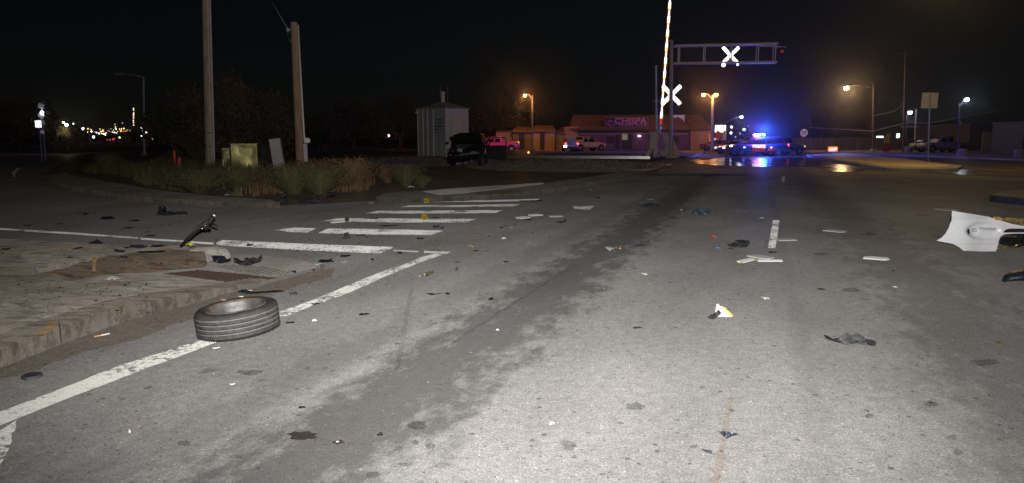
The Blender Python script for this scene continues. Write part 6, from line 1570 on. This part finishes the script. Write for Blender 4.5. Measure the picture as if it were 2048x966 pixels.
# shoulder sipes
tr.xf(wob).build('tread', [M_tread, M_groove], ty)
sp = MB()
for k in range(90):
    a = 2*math.pi*k/90
    for zz in (.93*HT*.0+z(.2), z(.07)):
        sp.box((math.cos(a)*(RT-.001), math.sin(a)*(RT-.001), zz+(.004 if k % 2 else 0)), (.006, .003, .018), Matrix.Rotation(a, 3, 'Z'))
sp.build('shoulder_sipe', M_dark, ty)['kind'] = 'stuff'
rm = empty('rim', (0, 0, 0)); rm.parent = ty
M_rimd = mat('rusty_scratched_rim', (.16, .155, .155), .5, .6, .35, 18, .4)
M_bead = mat('rust_brown_bead', (.11, .085, .07), .7, .2, .5, 16)
MB().lathe([(.232, z(.93)), (.226, z(.99)), (.218, z(1.0)), (.208, z(.97)), (.203, z(.88)), (.212, z(.84))], 64).build('rim_flange', M_bead, rm)
MB().lathe([(.206, z(.93)), (.200, z(.84)), (.196, z(.74)), (.180, z(.66)), (.178, z(.45)), (.17, z(.36)), (.16, z(.30))], 64).build('barrel', M_rimd, rm)
hb_ = MB().lathe([(.165, z(.30)), (.08, z(.36)), (.07, z(.44)), (.03, z(.44)), (.03, z(.3)), (.001, z(.28))], 40)
for k in range(5):
    a = 2*math.pi*k/5+.3; hb_.box((math.cos(a)*.11, math.sin(a)*.11, z(.42)), (.13, .045, .025), Matrix.Rotation(a, 3, 'Z'), ch=.01)
hb_.build('hub_face', M_rimd, rm)
for k in range(5):
    a = 2*math.pi*k/5; MB().tube((math.cos(a)*.052, math.sin(a)*.052, z(.44)), (math.cos(a)*.052, math.sin(a)*.052, z(.47)), .009, n=6).build('wheel_nut', M_dark, rm)
# ---------------------------------------------------------------- white front bumper cover standing on edge
Yb_ = G(1960, 503).y
def B2(px, py): p = P(px, py, Yb_); return (p.x, p.z)
fs_ = scale_at(1960, 500)
ox, oz = B2(1960, 503)
out = [(1915, 422), (1945, 427), (1985, 433.5), (2005, 440), (2028, 447), (2048, 451), (2120, 453), (2120, 466), (2048, 466.5), (2030, 466.5), (2012, 468), (2004, 472), (1998, 480), (1996, 490), (1992, 501.5), (1965, 501.5), (1924, 499.5), (1917, 493), (1908, 487.5), (1898, 485), (1878, 481.5), (1888, 476), (1896, 467), (1903, 455), (1909, 441)]
slot = [(2009, 465.3), (2012, 461), (2019, 457.5), (2028, 456.5), (2100, 457.5), (2100, 465), (2048, 465)]
fog = [(1942+5*math.cos(a), 463+6*math.sin(a)) for a in [i*math.pi/6 for i in range(12)]]
tm = lambda L: [B2(*p) for p in L]
o2 = dens([(a, b_) for a, b_ in tm(out)], .03)
slot[0] = (2010, 464.6); slot[-2] = (2100, 464.4); slot[-1] = (2048, 464.4)
v, fcs = cdt(o2, .018, [tm(slot), tm(fog)])
fx, fz = B2(1952, 463); rx, rz = 12*fs_, 9*fs_
def bump_y(x, z):
    # plan curve: the left end sweeps away behind, plus fog lamp recess and swage lines
    t = (x-B2(1878, 0)[0]); y = .22*math.exp(-t/.22)-.05*math.exp(-((x-B2(1975, 0)[0])/.2)**2)
    zz = z-B2(0, 503)[1]
    y += .10*max(0, (zz/.5))**2
    d = (((x-fx-.11)/(rx*3.3))**2+((z-fz-.01)/(rz*1.9))**2)
    sm_ = max(0, min(1, (1-d)*2.2)); y += .04*sm_*sm_*(3-2*sm_)
    d2 = math.sqrt(((x-fx-.0)/(rx*1.1))**2+((z-fz)/(rz*.95))**2)
    y += .03*max(0, 1-d2**2)
    y -= .02*math.exp(-((zz-.135)/.02)**2)
    y += -.015*math.exp(-((zz-.42)/.03)**2)
    return y
bb_ = empty('front_bumper', (ox, Yb_, 0), 0, 'white front bumper cover standing on edge at the right, cut by the frame', 'car bumper')
vs = [Vector((p.x-ox, bump_y(p.x, p.y), p.y+.0)) for p in v]
mb = MB(); n = len(vs)
mb.add(vs+[q_+Vector((0, .006, 0)) for q_ in vs], fcs+[tuple(n+i for i in reversed(f)) for f in fcs], 0, True)
zmin = min(q_.z for q_ in vs)
mb.xf(lambda q_: q_-Vector((0, 0, zmin-.002)))
mb.build('cover', mat('white_bumper_paint', (.80, .80, .83), .3, 0, .10, 5, coat=.4), bb_)
MB().box((B2(2055, 0)[0]-ox, .10, B2(0, 461)[1]-zmin), (.75, .02, .10), ch=.01).build('grille_insert', M_dark, bb_)
for k in range(4): MB().box((B2(2055, 0)[0]-ox, .075, B2(0, 461)[1]-zmin-.035+.022*k), (.72, .01, .006)).build('grille_slat', M_darkg, bb_)
MB().ball((fx-ox-.015, .14, fz-zmin), .04, 12, 8, sq=(1, .4, 1)).build('fog_lamp_socket', M_dark, bb_)
# crumpled foil over the top and under the slot; sodium light put into its gold
M_gold = mat('sodium_lit_foil', (.85, .62, .25), .45, .85, .2, 12)
def foil(x0, y0, x1, y1, hpx, dy, seed, m, name):
    a = P(x0, y0, Yb_+dy); b2 = P(x1, y1, Yb_+dy); r_ = random.Random(seed); n = 26; vs = []
    for j in range(5):
        for i in range(n+1):
            p = a.lerp(b2, i/n)-Vector((ox, Yb_, zmin)); q_ = noise.noise_vector(Vector((i*.45+seed, j*.8, seed)))*.03
            vs.append(p+Vector((0, .05*j*.5, -hpx*fs_*j/4*(.2 if name == 'foil_top' else 1)*min(1, .3+i/n*1.2)))+q_)
    return MB().add(vs, [(j*(n+1)+i, (j+1)*(n+1)+i, (j+1)*(n+1)+i+1, j*(n+1)+i+1) for j in range(4) for i in range(n)]).build('foil_strip', m, bb_)
foil(1988, 434, 2075, 437, 13, .0, 3, M_gold, 'foil'); foil(2000, 474, 2060, 470, 24, .1, 5, M_dark, 'back'); foil(1996, 497, 2040, 488, 7, .02, 7, M_gold, 'foil')
bb_.children[-3]['label'] = 'crumpled foil strip along the top edge with sodium light in its gold colour'; bb_.children[-1]['label'] = 'small foil tatters under the notch with sodium light in their gold colour'
# dark curved piece at the right edge
b = G(2040, 566); e = MB().path([P(x, y, b.y)-b for x, y in ((2007, 562), (2016, 556), (2030, 552), (2048, 551), (2070, 554), (2090, 562))], [.012, .03, .045, .055, .05, .03], 8)
e.xf(lambda v: Vector((v.x, v.y*2.2, max(.0, v.z)))); tag(e.build('wheel_arch_liner', M_navy, None, b), 'curved dark teal liner piece at the right picture edge', 'car part')
# valve-cap like black disc on the left, cigarettes, curls
b = G(64, 754); tag(MB().lathe([(.001, .012), (.035, .014), (.048, .018), (.055, .012), (.056, 0)], 22).build('rubber_cap', M_darkg, None, b), 'round dark rubber cap on the asphalt at the lower left', 'cap')
def cig(px, py, ang, label, L=.07):
    b = G(px, py); d = Vector((math.cos(ang), math.sin(ang), 0)); e = empty('cigarette_butt', b, 0, label, 'cigarette butt')
    MB().tube(Vector((0, 0, .005)), d*L*.6+Vector((0, 0, .005)), .0055, n=8).build('paper', M_white, e); MB().tube(-d*L*.45+Vector((0, 0, .005)), Vector((0, 0, .005)), .0056, n=8).build('filter', mat('orange_filter', (.7, .3, .1), .8) if 'orange_filter' not in MATS else MATS['orange_filter'], e)
cig(202, 672, .9, 'long cigarette butt in the gutter left of the tyre', .1); cig(259, 862, -1.0, 'short cigarette butt on the near left asphalt', .035)
cig(448, 601, -.4, 'cigarette butt behind the upper left of the tyre', .07); cig(481, 594, -.2, 'small cigarette butt near the kerb behind the tyre', .045)
for px, py, w, lab in ((434, 695, 15, 'small white plastic curl under the front of the tyre'), (466, 769, 9, 'tiny white curl on the near asphalt below the tyre')):
    b = G(px, py); s = scale_at(px, py); r_ = w*s/2
    tag(MB().path([Vector((math.cos(a)*r_, math.sin(a)*r_*1.6, .008)) for a in [math.pi+i*.35 for i in range(10)]], .0035, 5).build('plastic_curl', M_white, None, b), lab, 'litter')
b = G(760, 872); tag(MB().box((0, 0, .006), (.028, .006, .006)).box((0, .012, .008), (.02, .012, .01), ch=.003).build('metal_clip', M_chrome, None, b), 'small bright metal clip in the dark wheel path near the camera', 'clip')
# orange survey paint on the pavement and other paint marks
sheet('spray_mark', [(182, 512, ), (196, 512), (193, 522), (190, 543), (184, 543), (185, 524)], ground_mat('orange_spray', (.27, .185, .09), 'concrete'), .1415, .004, .05)
sheet('spray_mark', [(70, 676 - 8), (90, 655), (105, 640), (112, 650), (100, 664), (84, 672)], ground_mat('rust_spray', (.19, .13, .07), 'concrete'), .1325, .006, .05)

# ---------------------------------------------------------------- uncountable crumbs
rs = random.Random(77)
def scatter(name, n, regions, m, smin, smax):
    mb = MB(); tot = sum(r[4] for r in regions)
    for k in range(n):
        t = rs.uniform(0, tot)
        for R_ in regions:
            t -= R_[4]
            if t <= 0: break
        x = rs.uniform(R_[0], R_[2]); y = rs.uniform(R_[1], R_[3]); z = .14 if (R_[5] if len(R_) > 5 else 0) else 0
        p = G(x, y, z); s = scale_at(x, y)*rs.uniform(smin, smax)*(1 if rs.random() < .9 else 1.8)
        a = rs.uniform(0, 6.28); q_ = Matrix.Rotation(a, 3, 'Z'); el = rs.uniform(.4, 1)
        pts = [p+q_ @ Vector((x_*s, y_*s*el*2, z_*s*.9)) for x_, y_, z_ in ((1, 0, 0), (-.4, .9, 0), (-.8, -.6, 0), (.1, .1, .8))]
        mb.add(pts, [(0, 1, 3), (1, 2, 3), (2, 0, 3)], rs.randrange(len(m)))
    return tag(mb.build(name, m), kind='stuff')
scatter('dark_crumbs', 1700, [(0, 410, 700, 480, 2.2), (380, 480, 900, 560, 1.6), (560, 420, 1100, 520, 1.6), (1000, 400, 1900, 560, 1.3), (500, 560, 2040, 966, 2.2), (0, 490, 380, 530, .9, 1), (0, 565, 300, 640, 1.0, 1), (20, 700, 600, 966, .6)], [M_dark, M_darkg, M_bronze, M_dark], .5, 1.7)
scatter('glass_crumbs', 520, [(0, 410, 700, 480, .5), (380, 500, 800, 600, 1.2), (600, 420, 1800, 600, 1.4), (500, 600, 2040, 966, 2.4), (100, 620, 600, 760, .8)], [M_white, M_dwhite, M_tan, M_chrome], .35, 1.0)
gp = []
def gutter(n, m, a0, a1):
    mb = MB(); L = [(0, 735), (113, 697), (197, 678), (281, 647), (352, 626), (422, 604), (475, 588), (512, 578), (580, 560), (620, 540), (650, 525)]
    for k in range(n):
        i = rs.randrange(len(L)-1); t = rs.random(); x = L[i][0]+(L[i+1][0]-L[i][0])*t; y = L[i][1]+(L[i+1][1]-L[i][1])*t+abs(rs.gauss(0, 1))*13
        p = G(x, y); s = scale_at(x, y)*rs.uniform(a0, a1); q_ = Matrix.Rotation(rs.uniform(0, 6.3), 3, 'Z')
        mb.add([p+q_ @ Vector((x_*s, y_*s*1.5, z_*s)) for x_, y_, z_ in ((1, 0, 0), (-.4, .9, 0), (-.8, -.6, 0), (.1, .1, .8))], [(0, 1, 3), (1, 2, 3), (2, 0, 3)], rs.randrange(len(m)))
    return mb
tag(gutter(1700, [0, 1, 2, 3], .4, 1.7).build('gutter_grit', [M_dark, M_bronze, mat('brown_grit', (.09, .065, .045), .9), M_darkg]), kind='stuff')
HAZE = 0.0005
# ================================================================ HAZE ADDED TO GIVE THE LAMPS HALOS
hz = MB().box((0, 50, 14), (420, 330, 31)); ho = hz.build('haze', newmat('halo_haze')[0]); ho['kind'] = 'stuff'
hm, hN, hL = MATS['halo_haze'], MATS['halo_haze'].node_tree.nodes, MATS['halo_haze'].node_tree.links
hN.remove(hN['Principled BSDF']); pv_ = hN.new('ShaderNodeVolumePrincipled'); pv_.inputs['Color'].default_value = (.9, .92, 1, 1); pv_.inputs['Density'].default_value = HAZE
pv_.inputs['Anisotropy'].default_value = 0.955
hL.new(pv_.outputs[0], hN['Material Output'].inputs['Volume'])
